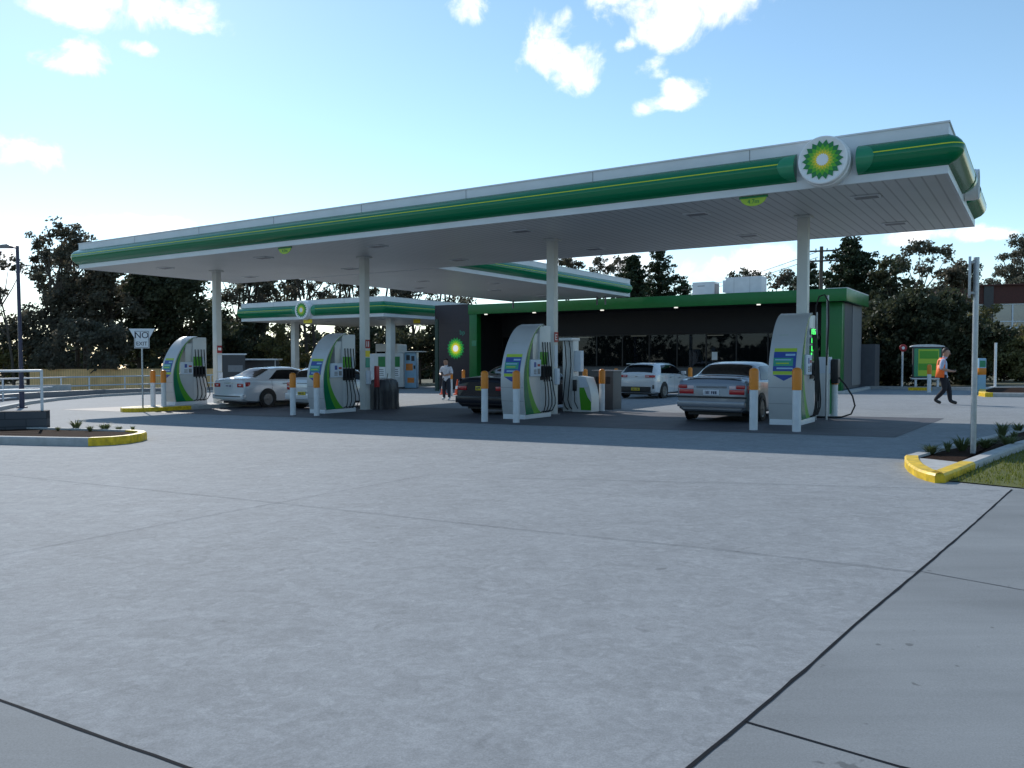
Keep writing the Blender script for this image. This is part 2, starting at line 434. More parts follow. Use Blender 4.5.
strip(jl+[tuple(ext)], .016, .0062, 'joint_mastic', 'expansion_joint', .005)
strip(lcorner+[tuple(e2)], .014, .0062, 'joint_mastic', 'expansion_joint', .005)
strip([gp(745,723), gp(800,739), gp(900,768), (3.0, 1.5)], .013, .0062, 'joint_mastic', 'expansion_joint', .004)
strip([gp(920,572), gp(1024,591), (9, 1.6)], .008, .0062, 'joint_fine', 'saw_cut', .003)
strip([gp(-200,455), gp(0,475), gp(256,501), gp(512,529), gp(720,550), gp(920,573)], .006, .006, 'joint_fine', 'saw_cut', .002)
strip([gp(-160,588), gp(0,556), gp(240,510), gp(430,475)], .005, .005, 'joint_fine', 'saw_cut', .002)
strip([gp(500,478), gp(760,484), gp(1000,491)], .008, .0055, 'joint_fine', 'saw_cut', .002)
strip([gp(150,441), gp(260,431), gp(430,417)], .012, .0065, 'joint_fine', 'saw_cut', .002)
strip([gp(945,407), gp(1024,408.5)], .03, .0055, 'joint_fine', 'saw_cut')

# ------------------------------------------------------------------ kerbs and planters
def offset_poly(P, w):
    n = len(P); A = sum(P[i][0]*P[(i+1)%n][1]-P[(i+1)%n][0]*P[i][1] for i in range(n)); sg = 1 if A > 0 else -1
    out = []
    for i in range(n):
        a, p, c = Vector(P[i-1]), Vector(P[i]), Vector(P[(i+1)%n])
        t1, t2 = (p-a).normalized(), (c-p).normalized()
        n1, n2 = Vector((-t1.y, t1.x))*sg, Vector((-t2.y, t2.x))*sg
        m = (n1+n2); m = m.normalized() if m.length > 1e-4 else n1
        out.append(tuple(p+m*min(w/max(.35, m.dot(n1)), w*2)))
    return out
def ring_piece(b, P, Q, idx, h):
    # kerb between outline P and its inset Q for the edges idx, rounded arris
    P2 = offset_poly(P, .02); n = len(P)
    for i in idx:
        j = (i+1)%n
        g = lambda p, z: (p[0], p[1], gz(*p)+z)
        b.face([g(P[i],-.03), g(P[j],-.03), g(P[j],h-.025), g(P[i],h-.025)])
        b.face([g(P[i],h-.025), g(P[j],h-.025), g(P2[j],h), g(P2[i],h)])
        b.face([g(P2[i],h), g(P2[j],h), g(Q[j],h), g(Q[i],h)])
        b.face([g(Q[i],h), g(Q[j],h), g(Q[j],-.03), g(Q[i],-.03)])
        for k in (i, j):
            b.face([g(P[k],-.03), g(P[k],h-.025), g(P2[k],h), g(Q[k],h), g(Q[k],-.03)])
def planter(label, P, w, h, yellow, soil_poly=None):
    cx = sum(p[0] for p in P)/len(P); cy = sum(p[1] for p in P)/len(P)
    t = thing('planter_bed', label, 'planter', (0,0,0))
    Q = offset_poly(P, w); n = len(P)
    b = MB().use('kerb_concrete'); ring_piece(b, P, Q, [i for i in range(n) if i not in yellow], h); b.build('kerb', t)
    if yellow:
        b = MB().use('kerb_yellow'); ring_piece(b, P, Q, yellow, h+.003); b.build('painted_kerb', t)
    b = MB().use('soil'); b.face([(x, y, gz(x, y)+h-.035) for x, y in Q]); b.build('soil', t)
    return t, Q
def hp(px, py, h): return gp(px, py, h)
h = .10
PR = [hp(904.6,455,h), hp(904.6,459,h), hp(908,463.5,h), hp(917,469,h), hp(926,472,h), hp(935,474,h), hp(945,474,h), hp(958,469,h), hp(975.6,462,h),
      hp(1000,452.5,h), hp(1024,443.6,h), hp(1070,431,h), hp(1180,412,h), hp(1160,408,h), hp(1060,421,h), hp(1024,426.5,h), hp(1001,432.5,h), hp(961.6,441.5,h), hp(930,448,h)]
pr, QR = planter('kerbed garden bed with yellow painted nose beside the lawn on the right', PR, .16, h, list(range(0,8)))
b = MB().use('kerb_concrete')
inf = [hp(913,456.5,h), hp(930,458,h), hp(962,461.5,h), hp(950,466,h), hp(938,469.5,h), hp(925,466,h)]
b.face([(x, y, gz(x, y)+h-.012) for x, y in inf]); b.build('concrete_infill', pr)
h = .15
PL = [hp(-60,435,h), hp(0,436.5,h), hp(50,437.5,h), hp(88,438,h), hp(112,437,h), hp(130,435.5,h), hp(142,433.6,h), hp(147,432,h), hp(145,430.6,h), hp(132,429.6,h), hp(100,428.6,h), hp(40,427,h), hp(-60,425.5,h)]
pl, QL = planter('kerbed garden bed with yellow rounded nose at the left edge', PL, .15, h, list(range(3,9)))
h = .14
PK = [W(24.98,-.15), W(24.7,-.7), W(24.25,-.9), W(23.75,-.72), W(23.45,-.1), W(23.5,1.2), W(23.6,3), W(23.6,6), W(25.3,6), W(25.2,1)]
t = thing('pump_island', 'raised concrete pump island with yellow nose under the no exit sign', 'kerb island', (0,0,0))
QK = offset_poly(PK, .25)
b = MB().use('kerb_yellow'); ring_piece(b, PK, QK, [0,1,2,3,4,9], h+.002); b.build('painted_kerb', t)
b = MB().use('kerb_concrete'); ring_piece(b, PK, QK, [5,6,7,8], h); b.face([(x, y, gz(x, y)+h-.004) for x, y in QK]); b.build('island_slab', t)
# lawn wedge on the right
lawn = [gp(943,481), gp(1024,489), (30, gp(1024,489)[1]-.6), (34,24), gp(1190,416), gp(1070,436), gp(1024,451), gp(975,469)]
sheet('lawn', lawn, .012, 'turf')
b = MB().use('grass_blade')
def inpoly(x, y, P):
    c = False; n = len(P)
    for i in range(n):
        (x1,y1),(x2,y2) = P[i], P[(i+1)%n]
        if (y1 > y) != (y2 > y) and x < (x2-x1)*(y-y1)/(y2-y1)+x1: c = not c
    return c
cnt = 0
while cnt < 16000:
    x, y = random.uniform(4.8, 12), random.uniform(7.6, 15)
    if not inpoly(x, y, lawn): continue
    cnt += 1
    a = random.uniform(0, 6.28); hh = random.uniform(.025,.06); w = .006; z = gz(x, y)+.01
    dx, dy = math.cos(a)*w, math.sin(a)*w; lx, ly = random.uniform(-.03,.03), random.uniform(-.03,.03)
    b.face([(x-dx,y-dy,z),(x+dx,y+dy,z),(x+lx,y+ly,z+hh)])
g = b.build('grass'); struct(g, 'stuff')

def tuft(n, hgt, spread, m):
    b = MB().use(m)
    for k in range(n):
        a = random.uniform(0, 6.28); L = hgt*random.uniform(.6,1.1); s = spread*random.uniform(.3,1)
        r0 = random.uniform(0,.04); d = Vector((math.cos(a), math.sin(a), 0)); p = Vector((-d.y, d.x, 0))*.011
        A = d*r0; B = d*(r0+s*.45)+Vector((0,0,L*.7)); C = d*(r0+s)+Vector((0,0,L*random.uniform(.75,1)))
        b.face([A-p, A+p, B+p*.8, B-p*.8]); b.face([B-p*.8, B+p*.8, C])
    return b
tf = [tuft(80,.32,.30,'leaf_plant'), tuft(95,.24,.32,'leaf_plant'), tuft(64,.36,.24,'leaf_plant')]
protos = []
spots = [((76,430.5),0,'grassy tuft plant nearest the dark wall in the left garden bed'),
         ((105,431.5),1,'broad grassy tuft in the middle of the left garden bed'),
         ((133,432.5),2,'small upright tuft near the yellow nose of the left bed'),
         ((931,452.5),1,'low tuft nearest the yellow nose in the right garden bed'),
         ((962,449),0,'spreading tuft just left of the bare grey sign pole'),
         ((1002,437),2,'upright tuft by the back kerb of the right bed'),
         ((1018,431),0,'big dark tuft at the right frame edge in the bed'),
         ((985,446),1,'yellowish low tuft just right of the sign pole'),
         ((1008,444),1,'low tuft behind the front kerb of the right bed')]
for q, (px, py, lab) in enumerate(((90,432.5,'small pale tuft between the two broad tufts of the left bed'),(119,431.5,'small thin tuft right of the broad left tuft'),
        (948,450,'tiny tuft between the low tuft and the spreading tuft on the right'),(975,446,'tiny tuft at the foot of the sign pole'),(994,441.5,'tiny yellowish tuft by the back kerb'),(1014,438,'tiny tuft between the two larger ones at the right edge'),
        (58,432,'tiny tuft at the end of the dark block wall'))):
    spots.append(((px, py), q%3, lab))
seen = {}
for (px, py), k, lab in spots:
    x, y = gp(px, py, .09); loc = (x, y, gz(x, y)+(.11 if px < 300 else .062))
    if k not in seen:
        o = tag(tf[k].build('grass_tuft', None, None, loc), lab, 'plant', 'tufts in the garden beds'); seen[k] = o
    else:
        o = dup(seen[k], loc, random.uniform(0,6), lab)
    s = random.uniform(.72,.98)*(.55 if ('tiny' in lab or 'small' in lab) else 1); o.scale = (s, s, s*.85)

# ------------------------------------------------------------------ sunburst emblem and roundels
def emblem(R0, d0, plane='xz'):
    b = MB()
    def star(r1, r2, n, rot, m, d):
        b.use(m); P = []
        for k in range(2*n):
            a = math.pi*k/n+rot; r = r1 if k%2 == 0 else r2; P.append((r*math.sin(a), r*math.cos(a)))
        b.prism(P, d, d0, plane)
    q = math.pi/18
    star(R0, R0*.80, 18, q, 'logo_dark', d0-.006)
    star(R0*.80, R0*.62, 18, 0, 'logo_light', d0-.010)
    star(R0*.62, R0*.46, 18, q, 'lime', d0-.014)
    star(R0*.50, R0*.36, 18, 0, 'logo_yellow', d0-.018)
    star(R0*.32, R0*.26, 18, q, 'logo_white', d0-.022)
    return b

# ------------------------------------------------------------------ canopies
ZS = 4.8                                          # soffit level
def bull_profile(p, z0, z1, n=9):
    return [(p*math.cos(math.pi*(k/(n-1)-.5))**.62, z0+(z1-z0)*k/(n-1)) for k in range(n)]
def canopy(label, u0, u1, v0, v1, zs, ht, pr, cols, gaps_front=(), gaps_right=(), sides='FRLB', col_w=.24, lights=(), name='canopy', strips=True, back_out=0.0):
    """local x right, y back; front edge y=0, right edge x=0"""
    x, y = W(u0, v0); t = thing(name, label, 'canopy', (x, y, gz(x, y)), RZ)
    z0 = zs-gz(x, y); L, D = u1-u0, v1-v0; k = ht/.95
    MB().use('soffit_strips').box(-L+.05, -.05, .05, D-.05, z0, z0+.02).build('soffit', t)
    b = MB().use('fascia_white')                      # the white box: lower trim and upper panel
    for (xa, xb, ya, yb) in ((-L,0,0,.05), (-L,0,D-.05,D), (-L,-L+.05,.05,D-.05), (-.05,0,.05,D-.05)):
        b.box(xa, xb, ya, yb, z0-.012, z0+ht)
    b.build('fascia', t)
    MB().use('roof_metal').box(-L+.05, -.05, .05, D-.05, z0+ht-.25, z0+ht-.2).build('roof_deck', t)
    b = MB().use('fascia_white')                      # panel joints standing proud: cover strips + capping
    b.box(-L-.02, .02, -.02, .08, z0+ht, z0+ht+.03); b.box(-L-.02, .02, D-.08, D+.02, z0+ht, z0+ht+.03)
    b.box(-L-.02, -L+.08, .08, D-.08, z0+ht, z0+ht+.03); b.box(-.08, .02, .08, D-.08, z0+ht, z0+ht+.03)
    b.build('capping', t)
    n = max(2, int(L/3.2))
    for i in range(1, n):
        xx = -L*i/n
        MB().use('mid_grey').box(xx-.006, xx+.006, -.004, .01, z0+.70*k, z0+ht-.002).build('panel_joint', t)
    # green bullnose, swept along the outline with rounded corners
    prof = bull_profile(pr, z0+.145*k, z0+.725*k)
    def sweep(path, mname, name, sc=1.0, prof=prof):
        # path: list of (base point, outward dir)
        b = MB().use(mname); rows = []
        for (px, py), (nx, ny) in path:
            rows.append([b.bm.verts.new((px+nx*(d*sc+.002), py+ny*(d*sc+.002), z)) for d, z in prof])
        fs = []
        for A, B in zip(rows, rows[1:]):
            for i in range(len(prof)-1): fs.append(b.bm.faces.new((A[i], A[i+1], B[i+1], B[i])))
        b._fin(fs, True); b._fin([b.bm.faces.new(rows[0]), b.bm.faces.new(rows[-1][::-1])])
        return b.build(name, t, angle=50)
    def corner(cx, cy, a0, a1, n=7):
        return [((cx, cy), (math.cos(a0+(a1-a0)*i/n), math.sin(a0+(a1-a0)*i/n))) for i in range(n+1)]
    hp_ = math.pi/2
    full = []                                         # left-front corner -> front -> right -> back
    segs = []; cur = []
    if 'L' in sides:
        cur += [((-L, D-.2), (-1,0)), ((-L, D*.5), (-1,0))]
        if 'F' in sides: cur += corner(-L, 0, math.pi, math.pi*1.5)
    elif 'F' in sides: cur += [((-L+.02, 0), (0,-1))]
    if 'F' in sides:
        for (ga, gb) in sorted(gaps_front):
            cur += [((ga, 0), (0,-1))]; segs.append(cur); cur = [((gb, 0), (0,-1))]
    elif cur: segs.append(cur); cur = []
    if 'R' in sides:
        if 'F' in sides: cur += corner(0, 0, math.pi*1.5, math.pi*2)
        else: cur += [((0, .02), (1,0))]
        for (ga, gb) in sorted(gaps_right):
            cur += [((0, ga), (1,0))]; segs.append(cur); cur = [((0, gb), (1,0))]
        cur += [((0, D-.25-back_out), (1,0))]
    elif 'F' in sides: cur += [((0, 0), (0,-1))]
    if len(cur) > 1: segs.append(cur)
    for sgm in segs: sweep(sgm, 'bp_green', 'green_band')
    lp = [(d+.004, z) for d, z in [prof[5], ((prof[5][0]+prof[6][0])/2+.003, (prof[5][1]*.82+prof[6][1]*.18))]]
    zc = z0+.50*k; dd = pr*math.cos(math.pi*((.50-.17)/.53-.5))**.62
    for sgm in segs:
        b = MB().use('yellow_line'); rows = [[b.bm.verts.new((px+nx*(dd+e+.002), py+ny*(dd+e+.002), z)) for e, z in ((-.004,zc-.012*k),(.006,zc-.010*k),(.006,zc+.010*k),(-.012,zc+.012*k))] for (px,py),(nx,ny) in sgm]
        fs = []
        for A, B in zip(rows, rows[1:]):
            for i in range(3): fs.append(b.bm.faces.new((A[i], A[i+1], B[i+1], B[i])))
        b._fin(fs, True); b.build('yellow_stripe', t, angle=50)
    # pale end caps flanking each gap, roundel in it
    def cap(base, nrm, along, nm='band_end_cap'):
        b = MB().use('cap_green'); rows = []; n2 = len(prof)-1
        def pt(f):                                      # point on the band profile, f 0..1
            q = f*n2; i = min(n2-1, int(q)); a, c = prof[i], prof[i+1]
            return a[0]+(c[0]-a[0])*(q-i), a[1]+(c[1]-a[1])*(q-i)
        for i in range(9):
            s = i/8; off = along*(.34*k*s); hz = .485*math.sqrt(max(.002, 1-s*s))
            rows.append([b.bm.verts.new((base[0]+off.x+nrm.x*(d+.016), base[1]+off.y+nrm.y*(d+.016), z)) for d, z in [pt(.5-hz+2*hz*j/10) for j in range(11)]])
        b._fin([b.bm.faces.new((A[i], A[i+1], B[i+1], B[i])) for A, B in zip(rows, rows[1:]) for i in range(10)], True)
        b.build(nm, t, angle=50)
    def roundel(cx, cy, nrm, rad, ex=.12):
        b = MB().use('logo_white'); q = pr+ex*k
        b.lathe([(rad*1.03,-.01),(rad*1.03,-pr*.80),(rad*.98,-pr*.84),(rad*.98,-pr*1.0),(rad,-pr*1.04),(rad,-q+.03),(rad*.98,-q),(rad*.93,-q-.008),(rad*.90,-q),(.02,-q)], 44, axis='y')
        o = b.build('roundel', t, angle=40); o.location = (cx, cy, z0+.45*k)
        if nrm.x > .5: o.rotation_euler = (0,0,hp_)
        emblem(rad*.82, -q-.006).build('emblem', o)
        return o
    for (ga, gb) in gaps_front:
        cap((ga,0), Vector((0,-1)), Vector((-1,0))); cap((gb,0), Vector((0,-1)), Vector((1,0)))
        roundel((ga+gb)/2, 0, Vector((0,-1)), .485*k)
    for (ga, gb) in gaps_right:
        cap((0,ga), Vector((1,0)), Vector((0,-1))); cap((0,gb), Vector((1,0)), Vector((0,1)))
        roundel(0, (ga+gb)/2, Vector((1,0)), .34*k, -.09)
    for (cu, cv) in cols:
        X, Y = W(cu, cv); zb = gz(X, Y)-gz(x, y); lx, ly = -(cu-u0), cv-v0
        b = MB().use('column_white').box(lx-col_w/2, lx+col_w/2, ly-col_w/2, ly+col_w/2, zb-.02, z0, .018)
        b.use('mid_grey').box(lx-col_w/2-.05, lx+col_w/2+.05, ly-col_w/2-.05, ly+col_w/2+.05, zb-.02, zb+.025, .005)
        b.use('column_white').box(lx-col_w/2-.07, lx+col_w/2+.07, ly-col_w/2-.07, ly+col_w/2+.07, z0-.05, z0-.001, .008)
        b.build('column', t)
    for (lx, ly) in lights:
        b = MB().use('fascia_white').box(lx-.28, lx+.28, ly-.20, ly+.20, z0-.028, z0-.001, .008)
        o = b.build('light_fitting', t)
        MB().use('mid_grey').box(lx-.22, lx+.22, ly-.13, ly+.13, z0-.034, z0-.0285).build('lens', o)
    return t, z0
CU = [3.24, 10.02, 17.13, 24.70]
lights = [(-1.6,1.5),(-1.6,5.4),(-5.2,1.5),(-5.2,5.4),(-9.9,1.4),(-9.9,5.5),(-15,1.5),(-15,5.5),(-20,1.5),(-20,5.5),(-25.5,1.6),(-25.5,5.4)]
t, z0 = canopy('long main canopy over the pumps, white with glossy green edge band', 0, 28.39, 0, 7.04, ZS, .89, .26,
       [(u, 3.2) for u in CU], gaps_front=[(-2.62,-1.50)], gaps_right=[(3.1,4.3)], lights=lights)
main_canopy = t
for xx in (-3.5, -17.4):
    b = MB().use('lime'); P = [(.27*math.cos(a), -.19*math.sin(a)) for a in [math.pi*i/14 for i in range(15)]]
    b.prism([(p, z0-.03+q) for p, q in P], -.01, .01, 'xz'); b.use('logo_dark').box(-.29,.29,-.014,.014,z0-.06,z0-.013)
    o = b.build('clearance_badge', t); o.location = (xx, .12, 0)
    lettering('4.7m', .12, 'logo_dark', o, (0,-.014,z0-.13))
t, z0 = canopy('rear link canopy running back from the main canopy to the shop', 17.15, 24.6, 7.16, 23.7, ZS, .89, .26,
       [], sides='RL', lights=[(-3.7,3.5),(-3.7,9),(-5.9,6),(-1.6,6),(-3.7,13.5)], col_w=.1)
for q in ((-1.0,15.6),(-6.9,15.6),(-1.5,15.6)):
    MB().use('mid_grey').tube([(q[0],q[1],z0-.45),(q[0],q[1],z0)], .05).build('support_post', t)
t, z0 = canopy('low truck canopy at the back left beside the brown wall', 33.3, 47.0, 22.0, 33.5, 1.5+2.63, 1.24, .3,
       [(34.7,24.2),(44.3,24.6),(41.5,32.0)], gaps_front=[(-7.65,-6.25)], sides='FRL', lights=[(-3,3),(-8,3)], col_w=.42, name='canopy')
b = MB().use('logo_yellow').box(-7.35,-6.55,.1,.13,z0-.28,z0-.015); b.build('clearance_badge', t)
b = MB().use('logo_yellow').box(-1.1,-.5,4.2,4.23,z0-.28,z0-.015); b.build('clearance_badge', t)

# things fixed to columns
def col_signs():
    for i, u in enumerate(CU):
        x, y = W(u, 3.2); zb = gz(x, y)
        w = ['behind the right hand pump','behind the third pump','behind the second pump','behind the leftmost pump'][i]
        t = thing('column_notice', 'red plate and white notices on the column '+w, 'notice', (x, y, zb), RZ, 'notices on the canopy columns')
        e = .123
        if i != 0:
            z = 2.05+.0*i
            b = MB().use('sign_red').box(e,e+.012,-.1,.1,z-.02,z+.26)
            b.use('logo_white')
            if i == 1: b.box(e+.012,e+.015,-.06,-.04,z+.04,z+.2).box(e+.012,e+.015,-.04,.05,z+.18,z+.2).box(e+.012,e+.015,-.04,.03,z+.11,z+.13).box(e+.012,e+.015,-.04,.05,z+.04,z+.06)
            elif i == 2: b.box(e+.012,e+.015,-.06,-.03,z+.03,z+.21).box(e+.012,e+.015,.02,.05,z+.03,z+.21)
            else: b.box(e+.012,e+.015,-.07,.07,z+.08,z+.18)
            b.build('red_plate', t)
        if i == 2:
            MB().use('logo_yellow').box(e,e+.01,-.1,.1,1.75,1.95).build('warning_sticker', t)
            MB().use('teal_print').box(e,e+.01,-.1,.1,1.4,1.72).build('teal_notice', t)
        if i:
            b = MB().use('paper').box(e,e+.008,-.085,.085,1.35 if i != 2 else .95,1.95 if i != 2 else 1.3); b.build('paper_notice', t)
            b = MB().use('paper').box(e,e+.09,-.09,.07,.85,1.3,.02); b.build('towel_dispenser', t)
        else:
            MB().use('paper').box(e,e+.01,-.09,.09,1.3,1.9).build('paper_notice', t)
col_signs()

# ------------------------------------------------------------------ pumps
PROF = [(.10,.10),(.06,.3),(.02,.55),(0,.85),(.01,1.15),(.06,1.4),(.14,1.63),(.26,1.87),(.42,2.1),(.6,2.28),(.80,2.40),(1.0,2.46)]
def prof_y(z):
    for (y0,z0),(y1,z1) in zip(PROF, PROF[1:]):
        if z <= z1: return y0+(y1-y0)*max(0,(z-z0))/(z1-z0)
    return PROF[-1][0]
def fine(P, n=4):                                   # Catmull-Rom refinement
    out = []
    for i in range(len(P)-1):
        p0, p1, p2, p3 = P[max(0,i-1)], P[i], P[i+1], P[min(len(P)-1,i+2)]
        for k in range(n):
            t = k/n
            out.append(tuple(.5*(2*p1[j]+(p2[j]-p0[j])*t+(2*p0[j]-5*p1[j]+4*p2[j]-p3[j])*t*t+(3*p1[j]-p0[j]-3*p2[j]+p3[j])*t**3) for j in (0,1)))
    out.append(P[-1]); return out
FP = fine(PROF)
GIN = fine([(.86,.12),(.72,.22),(.55,.42),(.40,.66),(.30,.9),(.255,1.15),(.26,1.4),(.31,1.63),(.40,1.87),(.51,2.1),(.66,2.27),(.84,2.385),(1.0,2.43)])
def make_pump(loc):
    t = thing('fuel_pump', '', 'fuel pump', loc, RZ, 'tall fuel pumps on the islands')
    w = .345
    b = MB().use('pump_skin'); inner = [(y+.11*(1 if z < 1.9 else .75), z) for y, z in FP]
    inner[-1] = (FP[-1][0], FP[-1][1]-.07)
    b.prism(FP+inner[::-1], -w, w, 'yz', True); b.build('front_panel', t, angle=40)
    for z in (.45, .80, 1.78, 2.16): MB().use('mid_grey').box(-w+.004, w-.004, prof_y(z)-.003, prof_y(z)+.02, z-.004, z+.004).build('panel_seam', t)
    b = MB().use('leaf_green')
    b.box(-.2, .0, prof_y(1.95)-.004, prof_y(1.95)+.02, 1.92, 1.955); b.build('small_label', t)
    MB().use('fascia_white').box(-w+.01, w-.01, .09, 1.42, -.12, .10, .01).build('plinth', t)
    b = MB().use('pump_skin')
    low = [p for p in GIN if p[1] <= 1.12]
    b.prism([(y-.02, z) for y, z in low]+[(.85,1.12),(.85,.12)], -w+.03, w-.012, 'yz')
    b.build('side_body', t)
    MB().use('pump_skin').box(-w+.09, w-.06, .56, .85, 1.121, 2.2, .012).build('reader_column', t)
    b = MB().use('white_paint'); b.box(-w+.03, w-.025, .852, 1.42, .105, 2.42, .015)
    for k in range(6): b.use('mid_grey').box(w-.027, w-.024, .872+.09*k, .876+.09*k, .13, .9)
    b.build('hose_cabinet', t)
    for sx in (-1, 1):
        b = MB().use('leaf_green'); P = FP+GIN[::-1]
        lo, hi = (w, w+.008) if sx > 0 else (-w-.008, -w)
        n = len(FP)
        def strip_(A, B, m):
            b.use(m)
            for i in range(len(A)-1): b.prism([A[i], A[i+1], B[i+1], B[i]], lo, hi, 'yz')
        mid = [(a[0]+(c[0]-a[0])*.55, a[1]+(c[1]-a[1])*.55) for a, c in zip(FP, GIN)]
        A = [(a[0]+.035, a[1]) for a in FP]
        strip_(A, mid, 'bp_green'); strip_(mid, GIN, 'leaf_green'); b.build('green_crescent', t)
    def zz(z): return .95+(z-.86)*1.11
    b = MB().use('lime')
    def add(z0, z1, x0, x1, m, e):
        b.use(m); z0, z1 = zz(z0), zz(z1); zs = [z0+(z1-z0)*i/4 for i in range(5)]
        for a, c in zip(zs, zs[1:]):
            ya, yc = prof_y(a)-e, prof_y(c)-e
            b.face([(x0*.86,ya,a),(x1*.86,ya,a),(x1*.86,yc,c),(x0*.86,yc,c)])
    add(.98,1.50,-.29,.27,'lime',.006)
    add(1.05,1.43,-.29,.27,'blue_print',.009); add(1.15,1.31,-.29,.2,'teal_print',.012); add(1.35,1.39,0,.24,'sky_print',.012)
    add(1.09,1.12,-.2,.2,'sky_print',.012); add(1.19,1.215,-.22,.1,'lime',.015); add(1.26,1.285,-.25,.15,'sky_print',.015)
    za, zb_ = zz(.975), zz(.86)
    b.use('blue_print'); b.face([(-.25,prof_y(za)-.006,za),(.23,prof_y(za)-.006,za),(-.01,prof_y(zb_)-.006,zb_)])
    b.build('poster', t)
    o = MB().use('paper').box(w-.02, w+.05, .30, .80, 1.08, 1.52, .015).build('card_reader', t)
    b = MB().use('blue_print').box(w+.05, w+.056, .45, .55, 1.32, 1.45); b.build('screen', o)
    b = MB().use('mid_grey')
    for i in range(3):
        for j in range(3): b.box(w+.05, w+.056, .44+.045*i, .47+.045*i, 1.14+.045*j, 1.17+.045*j)
    b.box(w+.05,w+.058,.62,.74,1.14,1.28); b.use('sign_red').box(w+.05,w+.056,.62,.74,1.34,1.40); b.build('keypad', o)
    o = MB().use('black_plastic').box(w-.05, w+.004, .86, 1.34, .98, 1.36, .01).build('nozzle_holder', t)
    labs = ['leaf_green','logo_light','leaf_green','paper']
    for k in range(4):
        y = .905+.125*k
        b = MB().use(labs[k]).box(w-.028, w+.006, y-.042, y+.042, 1.38, 1.72, .004); b.build('grade_label', t)
        b = MB().use('black_plastic').box(w-.01, w+.075, y-.035, y+.035, 1.06, 1.34, .012)
        b.tube([(w+.05,y,1.1),(w+.10,y,1.02),(w+.07,y,.94)], .014, 6); b.build('nozzle', t)
        sway = .05+.045*k
        pts = [(w+.03,y,1.98),(w+.05,y,1.7),(w+.085,y,1.36),(w+.10,y,1.0),(w+.11,y+sway*.3,.75),(w+.10,y+sway*.9,.5),(w+.09,y+sway,.32),(w+.06,y+sway*.5,.16),(w-.02,y-.03,.12)]
        MB().use('rubber').tube(pts, .016, 6).build('hose', t)
    return t
pump_l = ['leftmost fuel pump, on the raised island by the no exit sign', 'second fuel pump from the left, beside the black covered unit',
          'third fuel pump from the left, between the dark car and slim hose tower', 'right hand fuel pump, beside the silver sedan']
plist = [(24.68,1.05,.145),(17.12,1.0,.0),(9.93,1.0,.0),(3.22,1.55,.0)]
p0 = None
for (u, v, hh), lab in zip(plist, pump_l):
    if p0 is None: p0 = make_pump(S(u, v, hh+.02)); p0['label'] = lab
    else: dup(p0, S(u, v, hh+.02), RZ, lab)
# invented glowing digits standing in for sunlit green labels on the right hand pump
t = thing('glowing_figures', 'made-up glowing green figures for the sunlit labels on the side of the right hand pump', 'display', S(3.22,1.55,.02), RZ)
SEG = {'a':(0,1,1),'b':(1,.5,0),'c':(1,0,0),'d':(0,0,1),'e':(0,0,0),'f':(0,.5,0),'g':(0,.5,1)}
DIG = {'0':'abcdef','1':'bc','2':'abged','3':'abgcd','4':'fgbc','5':'afgcd','6':'afgedc','8':'abcdefg','9':'abcfgd'}
b = MB().use('sunlit_green')
def digit(b, ch, y, z, hgt, x):
    wd = hgt*.5; th = hgt*.12
    for s in DIG[ch]:
        q = {'a':(y,y+wd,z+hgt-th,z+hgt),'d':(y,y+wd,z,z+th),'g':(y,y+wd,z+hgt/2-th/2,z+hgt/2+th/2),
             'b':(y+wd-th,y+wd,z+hgt/2,z+hgt),'c':(y+wd-th,y+wd,z,z+hgt/2),'e':(y,y+th,z,z+hgt/2),'f':(y,y+th,z+hgt/2,z+hgt)}[s]
        b.box(x, x+.004, *q)
bk = MB().use('mid_grey')
for z, s in ((1.98,'155'),(1.78,'148'),(1.6,'128'),(1.44,'0')):
    bk.box(.346,.352,.86,1.36,z-.015,z+.135)
    for k, ch in enumerate(s): digit(b, ch, .89+.15*k, z, .12, .353)
bk.build('figure_backing', t); b.build('figures', t)

# bollards ------------------------------------------------------------------
def make_bollard():
    t = thing('bollard', '', 'bollard', (0,0,0), RZ, 'orange and white bollards')
    MB().use('bollard_white').lathe([(.083,-.03),(.083,.82)], 18).build('post', t)
    MB().use('orange_sleeve').lathe([(.083,.82),(.094,.822),(.094,1.19),(.086,1.225),(.06,1.25),(.02,1.262)], 18).build('sleeve', t)
    return t
bl = [(S(3.42,0), 'white bollard with orange top just left of the right hand pump'), (S(2.56,-.05), 'bollard with orange top in front of the right hand pump'),
      (S(10.05,-.05), 'bollard with orange top left of the third pump'), (S(9.15,.0), 'bollard with orange top at the front corner of the third pump'),
      (S(17.15,.15), 'orange topped bollard in front of the white sedan and second pump'), (S(16.2,.2), 'orange topped bollard at the front of the second pump'),
      (S(24.75,.55,.14), 'orange topped bollard on the yellow island nearer the no exit sign'), (S(24.05,.5,.14), 'orange topped bollard on the yellow island against the leftmost pump'),
      ((*gp(602,411), gz(*gp(602,411))), 'orange topped bollard beside the dark bin station'), ((*gp(834,417.5), gz(*gp(834,417.5))), 'orange topped bollard behind the right hand pump hose loop'),
      ((*gp(585,404), gz(*gp(585,404))), 'orange topped bollard half hidden behind the small pump unit'), ((*gp(690,397), gz(*gp(690,397))), 'orange topped bollard between the white hatchback and the silver sedan'),
      ((*gp(616,396), gz(*gp(616,396))), 'faded orange topped bollard left of the white hatchback'), ((*gp(451,396), gz(*gp(451,396))), 'orange topped bollard just right of the standing man'),
      ((*gp(463.5,393), gz(*gp(463.5,393))), 'orange topped bollard behind the traffic cone'), ((*gp(929,392.5), gz(*gp(929,392.5))), 'orange topped bollard in front of the green poster board')]
b0 = None
for loc, lab in bl:
    if b0 is None: b0 = make_bollard(); b0.location = loc; b0['label'] = lab
    else: dup(b0, loc, RZ, lab)

